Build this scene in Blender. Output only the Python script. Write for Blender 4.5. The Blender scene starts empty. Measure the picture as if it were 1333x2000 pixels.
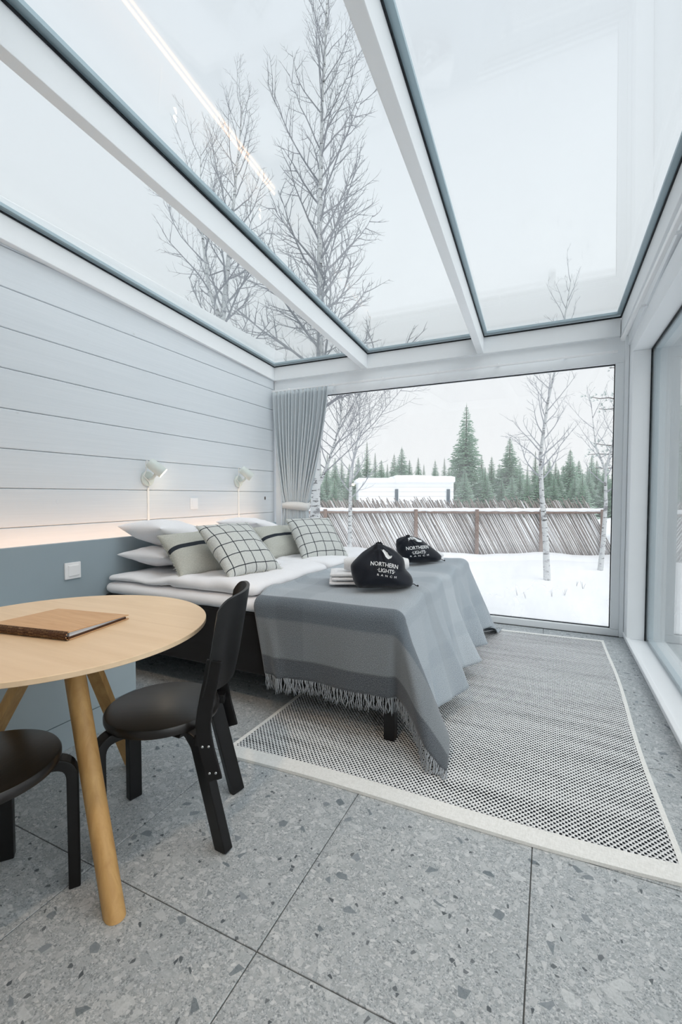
import bpy, bmesh, math, random
import numpy as np
from mathutils import Vector, Matrix, noise
from mathutils.bvhtree import BVHTree

PI = math.pi
C = bpy.context.scene.collection
S = bpy.context.scene

# ------------------------------------------------------------------ camera
cam_d = bpy.data.cameras.new('camera')
cam_d.sensor_fit = 'HORIZONTAL'
cam_d.sensor_width = 36.0
cam_d.lens = 36.0 * 872.0 / 1333.0
cam_d.clip_start = 0.05
cam_d.clip_end = 400
cam = bpy.data.objects.new('camera', cam_d)
C.objects.link(cam)
cam.location = (0, 0, 1.2)
cam.rotation_euler = (PI / 2 - math.atan(32 / 872.0), 0, math.radians(25.1))
S.camera = cam

# ------------------------------------------------------------------ sky, exposure
S.view_settings.view_transform = 'Standard'
S.view_settings.look = 'None'
S.view_settings.exposure = 0.08
S.view_settings.gamma = 1.0
S.view_settings.use_curve_mapping = False
W = bpy.data.worlds.new('overcast_sky')
S.world = W
W.use_nodes = True
wn = W.node_tree
wn.nodes.clear()
tc = wn.nodes.new('ShaderNodeTexCoord')
sx = wn.nodes.new('ShaderNodeSeparateXYZ')
rmp = wn.nodes.new('ShaderNodeValToRGB')
rmp.color_ramp.elements[0].position = 0.0
rmp.color_ramp.elements[0].color = (0.89, 0.885, 0.89, 1)
rmp.color_ramp.elements[1].position = 0.85
rmp.color_ramp.elements[1].color = (0.735, 0.775, 0.835, 1)
e = rmp.color_ramp.elements.new(0.4)
e.color = (0.82, 0.845, 0.875, 1)
bgn = wn.nodes.new('ShaderNodeBackground')
bgn.inputs['Strength'].default_value = 1.10
won = wn.nodes.new('ShaderNodeOutputWorld')
wn.links.new(tc.outputs['Generated'], sx.inputs[0])
wn.links.new(sx.outputs['Z'], rmp.inputs[0])
wn.links.new(rmp.outputs[0], bgn.inputs['Color'])
wn.links.new(bgn.outputs[0], won.inputs[0])


def lamp(name, kind, loc, power, color, size=0.1, rot=(0, 0, 0), spot=None):
    d = bpy.data.lights.new(name, kind)
    d.energy = power
    d.color = color
    if kind in ('POINT', 'SPOT'):
        d.shadow_soft_size = size
    if kind == 'AREA':
        d.size = size
    if spot:
        d.spot_size = spot
        d.spot_blend = 0.6
    o = bpy.data.objects.new(name, d)
    C.objects.link(o)
    o.location = loc
    o.rotation_euler = rot
    return o


# veiled sun: broad soft light through the overcast from the right, behind the viewpoint
sun = lamp('veiled_sun', 'SUN', (6, -4, 9), 2.2, (1.0, 0.985, 0.97))
sun.data.angle = math.radians(75)
sun.rotation_euler = Vector((-0.60, 0.26, -0.76)).to_track_quat('-Z', 'Y').to_euler()

# warm ceiling spots of the kitchen end behind the camera
lamp('ceiling_spot_light', 'SPOT', (-0.72, 0.32, 2.66), 36, (1.0, 0.70, 0.46), 0.04, (0.0, 0.0, 0), 2.2)
lamp('ceiling_spot_light', 'SPOT', (-2.1, 0.3, 2.66), 14, (1.0, 0.72, 0.46), 0.04, (0.0, 0.0, 0), 2.2)
lamp('ceiling_spot_light', 'SPOT', (-0.72, -1.3, 2.66), 14, (1.0, 0.78, 0.56), 0.05, (0.0, 0.0, 0), 2.6)

S.cycles.max_bounces = 10
S.cycles.diffuse_bounces = 6
S.cycles.glossy_bounces = 4
S.cycles.transmission_bounces = 6
S.cycles.transparent_max_bounces = 24
S.cycles.caustics_reflective = False
S.cycles.caustics_refractive = False
S.cycles.use_denoising = True
S.cycles.sample_clamp_indirect = 6.0


# ------------------------------------------------------------------ helpers
def lin(r, g, b):
    def f(c):
        c /= 255.0
        return c / 12.92 if c <= 0.04045 else ((c + 0.055) / 1.055) ** 2.4
    return (f(r), f(g), f(b), 1.0)


class NT:
    """small wrapper for building node trees"""
    def __init__(self, name):
        self.m = bpy.data.materials.new(name)
        self.m.use_nodes = True
        self.t = self.m.node_tree
        self.t.nodes.clear()
        self.out = self.n('ShaderNodeOutputMaterial')

    def n(self, typ, **kw):
        nd = self.t.nodes.new(typ)
        for k, v in kw.items():
            if k in nd.inputs:
                self.set(nd.inputs[k], v)
            else:
                setattr(nd, k, v)
        return nd

    def set(self, sock, v):
        if isinstance(v, bpy.types.NodeSocket):
            self.t.links.new(v, sock)
        else:
            sock.default_value = v

    def math(self, op, a, b=None, c=None, clamp=False):
        nd = self.n('ShaderNodeMath', operation=op, use_clamp=clamp)
        self.set(nd.inputs[0], a)
        if b is not None:
            self.set(nd.inputs[1], b)
        if c is not None:
            self.set(nd.inputs[2], c)
        return nd.outputs[0]

    def mix(self, fac, a, b):
        nd = self.n('ShaderNodeMix', data_type='RGBA')
        self.set(nd.inputs[0], fac)
        self.set(nd.inputs[6], a)
        self.set(nd.inputs[7], b)
        return nd.outputs[2]

    def ramp(self, fac, stops):
        nd = self.n('ShaderNodeValToRGB')
        cr = nd.color_ramp
        while len(cr.elements) < len(stops):
            cr.elements.new(0.5)
        for el, (p, c) in zip(cr.elements, stops):
            el.position = p
            el.color = c if len(c) == 4 else (*c, 1)
        self.set(nd.inputs[0], fac)
        return nd.outputs[0]

    def pos(self):
        return self.n('ShaderNodeNewGeometry').outputs['Position']

    def objco(self):
        return self.n('ShaderNodeTexCoord').outputs['Object']

    def uv(self):
        return self.n('ShaderNodeTexCoord').outputs['UV']

    def map(self, vec, scale=(1, 1, 1), rot=(0, 0, 0)):
        nd = self.n('ShaderNodeMapping')
        self.set(nd.inputs['Vector'], vec)
        nd.inputs['Scale'].default_value = scale
        nd.inputs['Rotation'].default_value = rot
        return nd.outputs[0]

    def noise(self, vec, scale, detail=3, rough=0.55, dist=0.0):
        nd = self.n('ShaderNodeTexNoise')
        self.set(nd.inputs['Vector'], vec)
        nd.inputs['Scale'].default_value = scale
        nd.inputs['Detail'].default_value = detail
        nd.inputs['Roughness'].default_value = rough
        nd.inputs['Distortion'].default_value = dist
        return nd

    def bump(self, h, strength=0.3, dist=0.01):
        nd = self.n('ShaderNodeBump')
        self.set(nd.inputs['Height'], h)
        nd.inputs['Strength'].default_value = strength
        nd.inputs['Distance'].default_value = dist
        return nd.outputs[0]

    def bsdf(self, color, rough=0.5, normal=None, spec=0.5, metal=0.0, **kw):
        nd = self.n('ShaderNodeBsdfPrincipled')
        self.set(nd.inputs['Base Color'], color)
        self.set(nd.inputs['Roughness'], rough)
        nd.inputs['Metallic'].default_value = metal
        nd.inputs['Specular IOR Level'].default_value = spec
        if normal is not None:
            self.set(nd.inputs['Normal'], normal)
        for k, v in kw.items():
            self.set(nd.inputs[k], v)
        self.t.links.new(nd.outputs[0], self.out.inputs[0])
        return self.m


def plain(name, col, rough=0.5, spec=0.5, metal=0.0, var=0.04, vs=12.0, bump=0.0, bs=300.0):
    t = NT(name)
    p = t.objco()
    n = t.noise(p, vs, 3).outputs[0]
    c2 = tuple(max(0, min(1, x * (1 - var * 2))) for x in col[:3]) + (1,)
    colr = t.mix(n, c2, col)
    nm = t.bump(t.noise(p, bs, 2).outputs[0], bump, 0.002) if bump else None
    return t.bsdf(colr, rough, nm, spec, metal)


class MB:
    def __init__(self):
        self.v, self.f, self.m = [], [], []

    def add(self, vs, fs, mi=0):
        o = len(self.v)
        self.v += [tuple(p) for p in vs]
        self.f += [tuple(i + o for i in f) for f in fs]
        self.m += [mi] * len(fs)
        return self

    def box(self, x0, x1, y0, y1, z0, z1, mi=0):
        vs = [(x, y, z) for z in (z0, z1) for y in (y0, y1) for x in (x0, x1)]
        fs = [(0, 2, 3, 1), (4, 5, 7, 6), (0, 1, 5, 4), (2, 6, 7, 3), (0, 4, 6, 2), (1, 3, 7, 5)]
        return self.add(vs, fs, mi)

    def hexa(self, a, b, mi=0):
        """two quads a (4 pts) and b (4 pts), joined"""
        fs = [(3, 2, 1, 0), (4, 5, 6, 7), (0, 1, 5, 4), (1, 2, 6, 5), (2, 3, 7, 6), (3, 0, 4, 7)]
        return self.add(list(a) + list(b), fs, mi)

    def tube(self, pts, rad, n=6, mi=0, cap=True):
        pts = [Vector(p) for p in pts]
        if not hasattr(rad, '__len__'):
            rad = [rad] * len(pts)
        o = len(self.v)
        up = Vector((0.13, 0.31, 0.94))
        d0 = (pts[1] - pts[0]).normalized()
        if abs(d0.dot(up)) > 0.95:
            up = Vector((1, 0, 0))
        a = d0.cross(up).normalized()
        for i, p in enumerate(pts):
            d = (pts[min(i + 1, len(pts) - 1)] - pts[max(i - 1, 0)])
            d = d.normalized() if d.length > 1e-9 else d0
            a = (a - d * a.dot(d))
            a = a.normalized() if a.length > 1e-6 else d.orthogonal().normalized()
            b = d.cross(a)
            for k in range(n):
                t = 2 * PI * k / n
                q = p + (a * math.cos(t) + b * math.sin(t)) * rad[i]
                self.v.append((q.x, q.y, q.z))
        for i in range(len(pts) - 1):
            for k in range(n):
                k2 = (k + 1) % n
                self.f.append((o + i * n + k, o + i * n + k2, o + (i + 1) * n + k2, o + (i + 1) * n + k))
                self.m.append(mi)
        if cap:
            self.f.append(tuple(o + k for k in reversed(range(n))))
            self.f.append(tuple(o + (len(pts) - 1) * n + k for k in range(n)))
            self.m += [mi, mi]
        return self

    def lathe(self, prof, n=32, mi=0, M=None):
        """profile of (r, z) around the local Z axis, ends closed"""
        o = len(self.v)
        for r, z in prof:
            for k in range(n):
                t = 2 * PI * k / n
                q = Vector((r * math.cos(t), r * math.sin(t), z))
                if M is not None:
                    q = M @ q
                self.v.append(tuple(q))
        for i in range(len(prof) - 1):
            for k in range(n):
                k2 = (k + 1) % n
                self.f.append((o + i * n + k, o + i * n + k2, o + (i + 1) * n + k2, o + (i + 1) * n + k))
                self.m.append(mi)
        if prof[0][0] > 0:
            self.f.append(tuple(o + k for k in reversed(range(n))))
            self.m.append(mi)
        if prof[-1][0] > 0:
            self.f.append(tuple(o + (len(prof) - 1) * n + k for k in range(n)))
            self.m.append(mi)
        return self

    def grid(self, P, mi=0, closed_u=False):
        nu, nv = len(P), len(P[0])
        vs = [tuple(P[i][j]) for i in range(nu) for j in range(nv)]
        fs = []
        for i in range(nu if closed_u else nu - 1):
            for j in range(nv - 1):
                i2 = (i + 1) % nu
                fs.append((i * nv + j, i2 * nv + j, i2 * nv + j + 1, i * nv + j + 1))
        return self.add(vs, fs, mi)


def link(name, me, mats=None, parent=None, loc=None):
    o = bpy.data.objects.new(name, me)
    C.objects.link(o)
    if mats is not None:
        me.materials.clear()
        for m in (mats if isinstance(mats, (list, tuple)) else [mats]):
            me.materials.append(m)
    if parent is not None:
        o.parent = parent
    if loc is not None:
        o.location = loc
    return o


def obj(name, mb, mats, parent=None, smooth=False, bevel=0.0, seg=2, off=None, angle=None, uv=None, weld=False):
    """ONE mesh object from an MB; off (default the parent's location) is subtracted from the vertices"""
    if off is None:
        off = parent.location.copy() if (parent is not None and parent.parent is None) else (parent.get('_o') if parent is not None else None)
    if off is None:
        off = (0, 0, 0)
    off = Vector(off)
    me = bpy.data.meshes.new(name)
    me.from_pydata([(x - off.x, y - off.y, z - off.z) for x, y, z in mb.v], [], mb.f)
    for i, p in enumerate(me.polygons):
        p.material_index = mb.m[i]
    if bevel or weld:
        bm = bmesh.new()
        bm.from_mesh(me)
        if weld:
            bmesh.ops.remove_doubles(bm, verts=bm.verts, dist=1e-5)
        if bevel:
            ed = [ed for ed in bm.edges if len(ed.link_faces) == 2 and ed.calc_face_angle(0) > 0.5]
            bmesh.ops.bevel(bm, geom=ed, offset=bevel, segments=seg, affect='EDGES', profile=0.6, clamp_overlap=True)
        bm.to_mesh(me)
        bm.free()
    if uv is not None:
        ul = me.uv_layers.new(name='UVMap')
        for lp in me.loops:
            ul.data[lp.index].uv = uv[lp.vertex_index]
    if smooth:
        for p in me.polygons:
            p.use_smooth = True
        if angle:
            try:
                me.set_sharp_from_angle(angle=angle)
            except Exception:
                pass
    me.validate()
    o = link(name, me, mats, parent)
    return o


def thing(name, label, cat, loc=(0, 0, 0), group=None, rotz=0.0):
    o = bpy.data.objects.new(name, None)
    o.empty_display_size = 0.1
    C.objects.link(o)
    o.location = loc
    o.rotation_euler = (0, 0, rotz)
    o['label'] = label
    o['category'] = cat
    if group:
        o['group'] = group
    return o


def tag(o, label, cat, group=None):
    o['label'] = label
    o['category'] = cat
    if group:
        o['group'] = group
    return o


def struct(o, label=None):
    o['kind'] = 'structure'
    if label:
        o['label'] = label
    return o


def stuff(o):
    o['kind'] = 'stuff'
    return o


def centred(o):
    """move an object's origin to its base centre, geometry staying where it is"""
    me = o.data
    vs = np.array([v.co for v in me.vertices])
    c = Vector(((vs[:, 0].min() + vs[:, 0].max()) / 2, (vs[:, 1].min() + vs[:, 1].max()) / 2, vs[:, 2].min()))
    me.transform(Matrix.Translation(-c))
    o.location = o.location + c
    return o


def nz(x, y, z=0.0, s=1.0):
    return noise.noise(Vector((x * s, y * s, z * s)))


def puffbox(x0, x1, y0, y1, z0, z1, r, step=0.03, amp=0.0, ns=6.0, seed=0.0, sag=None):
    """soft box with rounded edges and an uneven surface"""
    lo, hi = Vector((x0, y0, z0)), Vector((x1, y1, z1))
    nx, ny, nzz = [max(2, int(round((hi[i] - lo[i]) / step))) for i in range(3)]
    nzz = max(4, nzz)
    mb = MB()
    def P(u, v, w):
        p = Vector((lo.x + (hi.x - lo.x) * u, lo.y + (hi.y - lo.y) * v, lo.z + (hi.z - lo.z) * w))
        q = Vector([min(max(p[i], lo[i] + r), hi[i] - r) if hi[i] - lo[i] > 2 * r else (lo[i] + hi[i]) / 2 for i in range(3)])
        d = p - q
        if d.length > 1e-6:
            rr = r
            if hi.z - lo.z < 2 * r:
                hz = (hi.z - lo.z) / 2
                d = d.normalized()
                p = q + Vector((d.x * r, d.y * r, d.z * hz))
            else:
                p = q + d.normalized() * rr
        if amp:
            d2 = (p - Vector(((x0 + x1) / 2 + (p.x - (x0 + x1) / 2) * 0.9, (y0 + y1) / 2 + (p.y - (y0 + y1) / 2) * 0.9, (z0 + z1) / 2)))
            if d2.length > 1e-6:
                a = amp * (nz(p.x + seed, p.y, p.z, ns) + 0.5 * nz(p.x, p.y + seed, p.z, ns * 2.3))
                if w <= 0.001:
                    a = min(a, 0)
                p = p + d2.normalized() * a
        if sag:
            p = Vector(sag(p))
        return p
    for w in (0, 1):
        mb.grid([[P(i / nx, j / ny, w) for j in range(ny + 1)][::(1 if w else -1)] for i in range(nx + 1)])
    for v in (0, 1):
        mb.grid([[P(i / nx, v, k / nzz) for k in range(nzz + 1)][::(-1 if v else 1)] for i in range(nx + 1)])
    for u in (0, 1):
        mb.grid([[P(u, j / ny, k / nzz) for k in range(nzz + 1)][::(1 if u else -1)] for j in range(ny + 1)])
    return mb


# ------------------------------------------------------------------ materials
def m_planks():
    t = NT('whitewashed_wood')
    p = t.pos()
    g = t.noise(t.map(p, (6, 1.2, 60)), 1.5, 5, 0.6, 0.6).outputs[0]
    g2 = t.noise(t.map(p, (2, 0.5, 14)), 1.0, 3, 0.5).outputs[0]
    base = t.mix(g, lin(208, 214, 219), lin(225, 230, 234))
    base = t.mix(t.math('MULTIPLY', g2, 0.35), base, lin(206, 212, 217))
    vo = t.n('ShaderNodeTexVoronoi', feature='F1')
    t.set(vo.inputs['Vector'], t.map(p, (0.02, 1.9, 3.0)))
    vo.inputs['Scale'].default_value = 1.7
    kn = t.ramp(vo.outputs['Distance'], [(0.0, (1, 1, 1)), (0.022, (0.8, 0.8, 0.8)), (0.045, (0, 0, 0))])
    col = t.mix(t.math('MULTIPLY', kn, 0.35), base, lin(170, 168, 164))
    nm = t.bump(g, 0.12, 0.004)
    return t.bsdf(col, 0.55, nm, 0.35)


def m_terrazzo():
    t = NT('grey_terrazzo_tile')
    p = t.pos()
    d = t.noise(p, 9.0, 2).outputs['Color']
    va = t.n('ShaderNodeVectorMath', operation='SCALE')
    t.set(va.inputs[0], d)
    va.inputs['Scale'].default_value = 0.035
    vb = t.n('ShaderNodeVectorMath', operation='ADD')
    t.set(vb.inputs[0], p)
    t.set(vb.inputs[1], va.outputs[0])
    q = vb.outputs[0]
    base = t.ramp(t.noise(p, 260, 2, 0.7).outputs[0], [(0.3, lin(130, 136, 139)), (0.5, lin(170, 176, 179)), (0.72, lin(204, 208, 210))])
    base = t.mix(t.math('MULTIPLY', t.noise(p, 3.0, 3).outputs[0], 0.5), base, lin(168, 175, 179))

    def chips(col, scale, thr, edge, dark, light, rot=0.0, stretch=(1, 1, 1), pw=1.0):
        """angular aggregate: some cells of a Voronoi pattern, each shrunk from its edges"""
        vec = t.map(q, stretch, (0, 0, rot))
        v = t.n('ShaderNodeTexVoronoi', feature='F1', voronoi_dimensions='2D')
        w = t.n('ShaderNodeTexVoronoi', feature='DISTANCE_TO_EDGE', voronoi_dimensions='2D')
        for k in (v, w):
            t.set(k.inputs['Vector'], vec)
            k.inputs['Scale'].default_value = scale
        sep = t.n('ShaderNodeSeparateColor')
        t.set(sep.inputs[0], v.outputs['Color'])
        on = t.math('GREATER_THAN', sep.outputs[0], thr)
        inside = t.math('GREATER_THAN', w.outputs['Distance'], t.math('MULTIPLY_ADD', sep.outputs[1], edge, 0.03))
        fac = t.math('MULTIPLY', on, inside)
        tone = t.mix(sep.outputs[2], dark, light)
        return t.mix(t.math('MULTIPLY', fac, pw), col, tone)
    c = base
    c = chips(c, 230, 0.35, 0.20, lin(116, 123, 126), lin(208, 211, 212), 0.3, pw=0.85)
    c = chips(c, 120, 0.60, 0.20, lin(122, 129, 132), lin(206, 209, 210), 1.0, (1, 1.3, 1), 0.8)
    c = chips(c, 62, 0.74, 0.22, lin(150, 157, 160), lin(214, 216, 216), 0.7, (1, 1.6, 1), 0.75)
    c = chips(c, 38, 0.80, 0.22, lin(160, 166, 169), lin(208, 211, 212), 2.1, (1.5, 1, 1), 0.65)
    c = chips(c, 24, 0.88, 0.20, lin(164, 171, 174), lin(206, 210, 211), 0.5, (1, 1.4, 1), 0.6)
    c = chips(c, 30, 0.974, 0.16, lin(92, 104, 111), lin(132, 141, 147), 1.5, (1, 1.3, 1), 0.8)
    c = chips(c, 85, 0.984, 0.15, lin(60, 68, 74), lin(104, 110, 114), 0.9, pw=0.9)
    ro = t.ramp(t.noise(p, 40, 2).outputs[0], [(0.3, (0.42, 0.42, 0.42)), (0.7, (0.55, 0.55, 0.55))])
    return t.bsdf(c, ro, t.bump(t.noise(p, 500, 1).outputs[0], 0.08, 0.001), 0.4)


def m_rug():
    t = NT('black_white_woven_wool')
    p = t.objco()
    sp = t.n('ShaderNodeSeparateXYZ')
    t.set(sp.inputs[0], p)
    wob = t.noise(p, 3.5, 2).outputs[0]
    fx = t.math('ADD', t.math('MULTIPLY', sp.outputs[0], PI / 0.0098), t.math('MULTIPLY', wob, 3.0))
    fy = t.math('ADD', t.math('MULTIPLY', sp.outputs[1], PI / 0.0115), t.math('MULTIPLY', wob, 2.0))
    s = t.math('MULTIPLY', t.math('SINE', fx), t.math('SINE', fy))
    n = t.noise(p, 60, 2).outputs[0]
    big = t.noise(t.map(p, (0.7, 9, 1)), 1.4, 2).outputs[0]
    v = t.math('ADD', s, t.math('ADD', t.math('MULTIPLY', t.math('SUBTRACT', n, 0.5), 0.7), t.math('MULTIPLY', t.math('SUBTRACT', big, 0.5), 0.8)))
    col = t.ramp(t.math('MULTIPLY_ADD', v, 0.5, 0.5), [(0.40, lin(240, 241, 241)), (0.58, lin(226, 228, 229)), (0.66, lin(48, 52, 57)), (0.85, lin(28, 31, 36))])
    h = t.math('ABSOLUTE', s)
    return t.bsdf(col, 0.95, t.bump(h, 0.7, 0.006), 0.1)


def m_fabric(name, c1, c2, scale=700, rough=0.9, bump=0.25, mott=4.0):
    t = NT(name)
    p = t.objco()
    w = t.math('MULTIPLY', t.noise(t.map(p, (1, 0.25, 1)), scale, 2).outputs[0], 0.5)
    w = t.math('ADD', w, t.math('MULTIPLY', t.noise(t.map(p, (0.25, 1, 1)), scale, 2).outputs[0], 0.5))
    k = t.ramp(w, [(0.38, (0, 0, 0)), (0.62, (1, 1, 1))])
    c = t.mix(k, c1, c2)
    return t.bsdf(c, rough, t.bump(w, bump, 0.003), 0.15, **{'Sheen Weight': 0.15})


def m_cushion(name, kind):
    t = NT(name)
    uv = t.uv()
    sp = t.n('ShaderNodeSeparateXYZ')
    t.set(sp.inputs[0], uv)
    w = t.noise(t.map(uv, (30, 260, 1)), 1.0, 2).outputs[0]
    w2 = t.noise(t.map(uv, (260, 30, 1)), 1.0, 2).outputs[0]
    k = t.math('MULTIPLY', t.math('ADD', w, w2), 0.5)
    if kind == 'check':
        base = t.mix(t.ramp(k, [(0.35, (0, 0, 0)), (0.65, (1, 1, 1))]), lin(180, 183, 180), lin(212, 214, 211))
        def line(co, cnt, off):
            f = t.math('FRACT', t.math('MULTIPLY_ADD', co, cnt, off))
            return t.math('LESS_THAN', t.math('ABSOLUTE', t.math('SUBTRACT', f, 0.5)), 0.035)
        m = t.math('MAXIMUM', line(sp.outputs[0], 5.0, 0.05), line(sp.outputs[1], 5.0, 0.02))
    else:
        base = t.mix(t.ramp(k, [(0.35, (0, 0, 0)), (0.65, (1, 1, 1))]), lin(162, 163, 156), lin(197, 198, 190))
        m = t.math('LESS_THAN', t.math('ABSOLUTE', t.math('SUBTRACT', sp.outputs[1], 0.56)), 0.045)
    col = t.mix(m, base, lin(48, 53, 60))
    return t.bsdf(col, 0.92, t.bump(k, 0.3, 0.003), 0.15)


def m_blanket():
    t = NT('grey_wool_plaid')
    uv = t.uv()                      # u = metres from the left edge, v = metres from the near hem
    sp = t.n('ShaderNodeSeparateXYZ')
    t.set(sp.inputs[0], uv)
    n = t.noise(uv, 330, 3, 0.7).outputs[0]
    dark, mid, deep, light, pale = lin(66, 71, 77), lin(126, 132, 136), lin(92, 103, 112), lin(176, 186, 194), lin(192, 201, 208)
    def flat(stops):
        out, prev = [], None
        for pz, cz in stops:
            if prev is not None:
                out.append((max(0, pz - 0.002), prev))
            out.append((pz, cz))
            prev = cz
        return out
    L = 2.7
    vv = t.ramp(t.math('DIVIDE', sp.outputs[1], L), flat([(0.0, dark), (0.105 / L, mid), (0.30 / L, deep), (0.44 / L, light), (0.80 / L, lin(164, 174, 182)), (0.95 / L, light), (1.25 / L, pale), (1.55 / L, light)]))
    uu = t.ramp(t.math('DIVIDE', sp.outputs[0], 1.4), flat([(0.0, (1, 1, 1, 1)), (0.10, (0.86, 0.87, 0.88, 1)), (0.22, (1, 1, 1, 1)), (0.60, (0.90, 0.91, 0.92, 1)), (0.645, (1, 1, 1, 1)), (0.80, (0.92, 0.93, 0.94, 1)), (0.86, (1, 1, 1, 1))]))
    mu = t.n('ShaderNodeMix', data_type='RGBA', blend_type='MULTIPLY')
    mu.inputs[0].default_value = 1.0
    t.set(mu.inputs[6], vv)
    t.set(mu.inputs[7], uu)
    col = t.mix(t.ramp(n, [(0.32, (0.75,) * 3), (0.62, (0, 0, 0))]), mu.outputs[2], lin(66, 73, 80))
    col = t.mix(t.ramp(n, [(0.5, (0, 0, 0)), (0.72, (0.5,) * 3)]), col, lin(205, 210, 214))
    return t.bsdf(col, 0.95, t.bump(n, 0.35, 0.003), 0.1, **{'Sheen Weight': 0.3, 'Sheen Roughness': 0.5})


def m_wood(name, c1, c2, sc=(1, 12, 12), rough=0.45, scale=3.0, spec=0.4):
    t = NT(name)
    p = t.objco()
    g = t.noise(t.map(p, sc), scale, 5, 0.6, 0.8).outputs[0]
    c = t.mix(t.ramp(g, [(0.3, (0, 0, 0)), (0.7, (1, 1, 1))]), c1, c2)
    f = t.noise(t.map(p, tuple(s * 6 for s in sc)), scale, 2).outputs[0]
    c = t.mix(t.math('MULTIPLY', f, 0.2), c, c1)
    return t.bsdf(c, rough, t.bump(g, 0.05, 0.002), spec)


def m_glass(name, haze=0.0):
    t = NT(name)
    # reflectance of a thin pane (Schlick), the same from both sides
    ge = t.n('ShaderNodeNewGeometry')
    dt = t.n('ShaderNodeVectorMath', operation='DOT_PRODUCT')
    t.set(dt.inputs[0], ge.outputs['Incoming'])
    t.set(dt.inputs[1], ge.outputs['Normal'])
    inv = t.math('SUBTRACT', 1.0, t.math('ABSOLUTE', dt.outputs['Value']), clamp=True)
    fr = t.math('MULTIPLY_ADD', t.math('POWER', inv, 5.0), 0.96, 0.035)
    tr = t.n('ShaderNodeBsdfTransparent')
    tr.inputs['Color'].default_value = (0.975, 0.985, 0.985, 1)
    gl = t.n('ShaderNodeBsdfGlossy')
    gl.inputs['Roughness'].default_value = 0.0
    mx = t.n('ShaderNodeMixShader')
    t.set(mx.inputs[0], fr)
    t.t.links.new(tr.outputs[0], mx.inputs[1])
    t.t.links.new(gl.outputs[0], mx.inputs[2])
    last = mx.outputs[0]
    if haze:
        # rime and condensation on the lower part of the pane
        p = t.pos()
        sp = t.n('ShaderNodeSeparateXYZ')
        t.set(sp.inputs[0], p)
        low = t.ramp(sp.outputs[2], [(0.1, (1, 1, 1)), (0.95, (0.25,) * 3)])
        ns = t.ramp(t.noise(t.map(p, (1.2, 1.2, 0.6)), 2.0, 3).outputs[0], [(0.3, (0.3,) * 3), (0.7, (1, 1, 1))])
        f = t.math('MULTIPLY', t.math('MULTIPLY', low, ns), haze)
        df = t.n('ShaderNodeBsdfTranslucent')
        df.inputs['Color'].default_value = (0.95, 0.96, 0.97, 1)
        m2 = t.n('ShaderNodeMixShader')
        t.set(m2.inputs[0], f)
        t.t.links.new(last, m2.inputs[1])
        t.t.links.new(df.outputs[0], m2.inputs[2])
        last = m2.outputs[0]
    t.t.links.new(last, t.out.inputs[0])
    return t.m


def m_emit(name, col, s):
    t = NT(name)
    em = t.n('ShaderNodeEmission')
    em.inputs['Color'].default_value = col
    em.inputs['Strength'].default_value = s
    t.t.links.new(em.outputs[0], t.out.inputs[0])
    return t.m


def m_snow():
    t = NT('fresh_snow')
    p = t.pos()
    n = t.noise(p, 2.2, 5, 0.6).outputs[0]
    n2 = t.noise(p, 30, 2).outputs[0]
    col = t.mix(n, lin(240, 243, 247), lin(251, 251, 252))
    h = t.math('ADD', n, t.math('MULTIPLY', n2, 0.1))
    return t.bsdf(col, 0.7, t.bump(h, 0.4, 0.06), 0.2)


def m_birch():
    t = NT('birch_bark')
    p = t.objco()
    b = t.noise(t.map(p, (9, 9, 34)), 1.0, 3, 0.6).outputs[0]
    b2 = t.noise(t.map(p, (5, 5, 7)), 1.0, 3, 0.6).outputs[0]
    c = t.mix(t.ramp(b2, [(0.56, (0, 0, 0)), (0.66, (0.9,) * 3)]), lin(188, 191, 192), lin(98, 98, 101))
    c = t.mix(t.ramp(b, [(0.585, (0, 0, 0)), (0.63, (1, 1, 1))]), c, lin(46, 44, 44))
    return t.bsdf(c, 0.75, t.bump(b, 0.3, 0.01), 0.2)


def m_needles(name, c1, c2, frost):
    t = NT(name)
    p = t.objco()
    n = t.noise(p, 1.6, 4, 0.7).outputs[0]
    n2 = t.noise(p, 9, 2).outputs[0]
    c = t.mix(t.ramp(n, [(0.3, (0, 0, 0)), (0.7, (1, 1, 1))]), c1, c2)
    up = t.n('ShaderNodeSeparateXYZ')
    t.set(up.inputs[0], t.n('ShaderNodeNewGeometry').outputs['True Normal'])
    f = t.math('MULTIPLY', t.math('ABSOLUTE', up.outputs[2]), t.math('MULTIPLY', n2, frost), clamp=True)
    c = t.mix(f, c, lin(236, 240, 243))
    return t.bsdf(c, 0.8, None, 0.1)


M = {}
M['plank'] = m_planks()
M['white'] = plain('white_painted_wood', lin(240, 243, 245), 0.42, 0.4, var=0.015)
M['white_m'] = plain('white_metal', lin(238, 239, 240), 0.35, 0.5, var=0.01)
M['tile'] = m_terrazzo()
M['grout'] = plain('grey_grout', lin(104, 106, 106), 0.9, 0.1)
M['rug'] = m_rug()
M['rugedge'] = m_fabric('cream_wool_binding', lin(226, 226, 222), lin(240, 240, 237), 260, 0.95, 0.6)
M['black'] = m_wood('black_lacquered_birch', lin(10, 10, 11), lin(17, 17, 19), (2, 14, 14), 0.40, 3.0, 0.35)
M['blackseat'] = m_wood('black_stained_seat', lin(15, 14, 14), lin(36, 32, 30), (1.5, 30, 30), 0.30, 3.0, 0.5)
M['steel'] = plain('bright_steel', lin(200, 202, 204), 0.25, 0.5, 1.0)
M['table'] = m_wood('pale_birch_veneer', lin(222, 195, 160), lin(232, 207, 174), (1.5, 18, 18), 0.42, 1.4)
M['ply'] = m_wood('plywood_edge', lin(150, 116, 76), lin(196, 160, 112), (1, 1, 190), 0.6, 1.0)
M['oak'] = m_wood('oiled_oak', lin(178, 136, 82), lin(204, 164, 106), (16, 16, 1.6), 0.5, 2.0)
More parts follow.
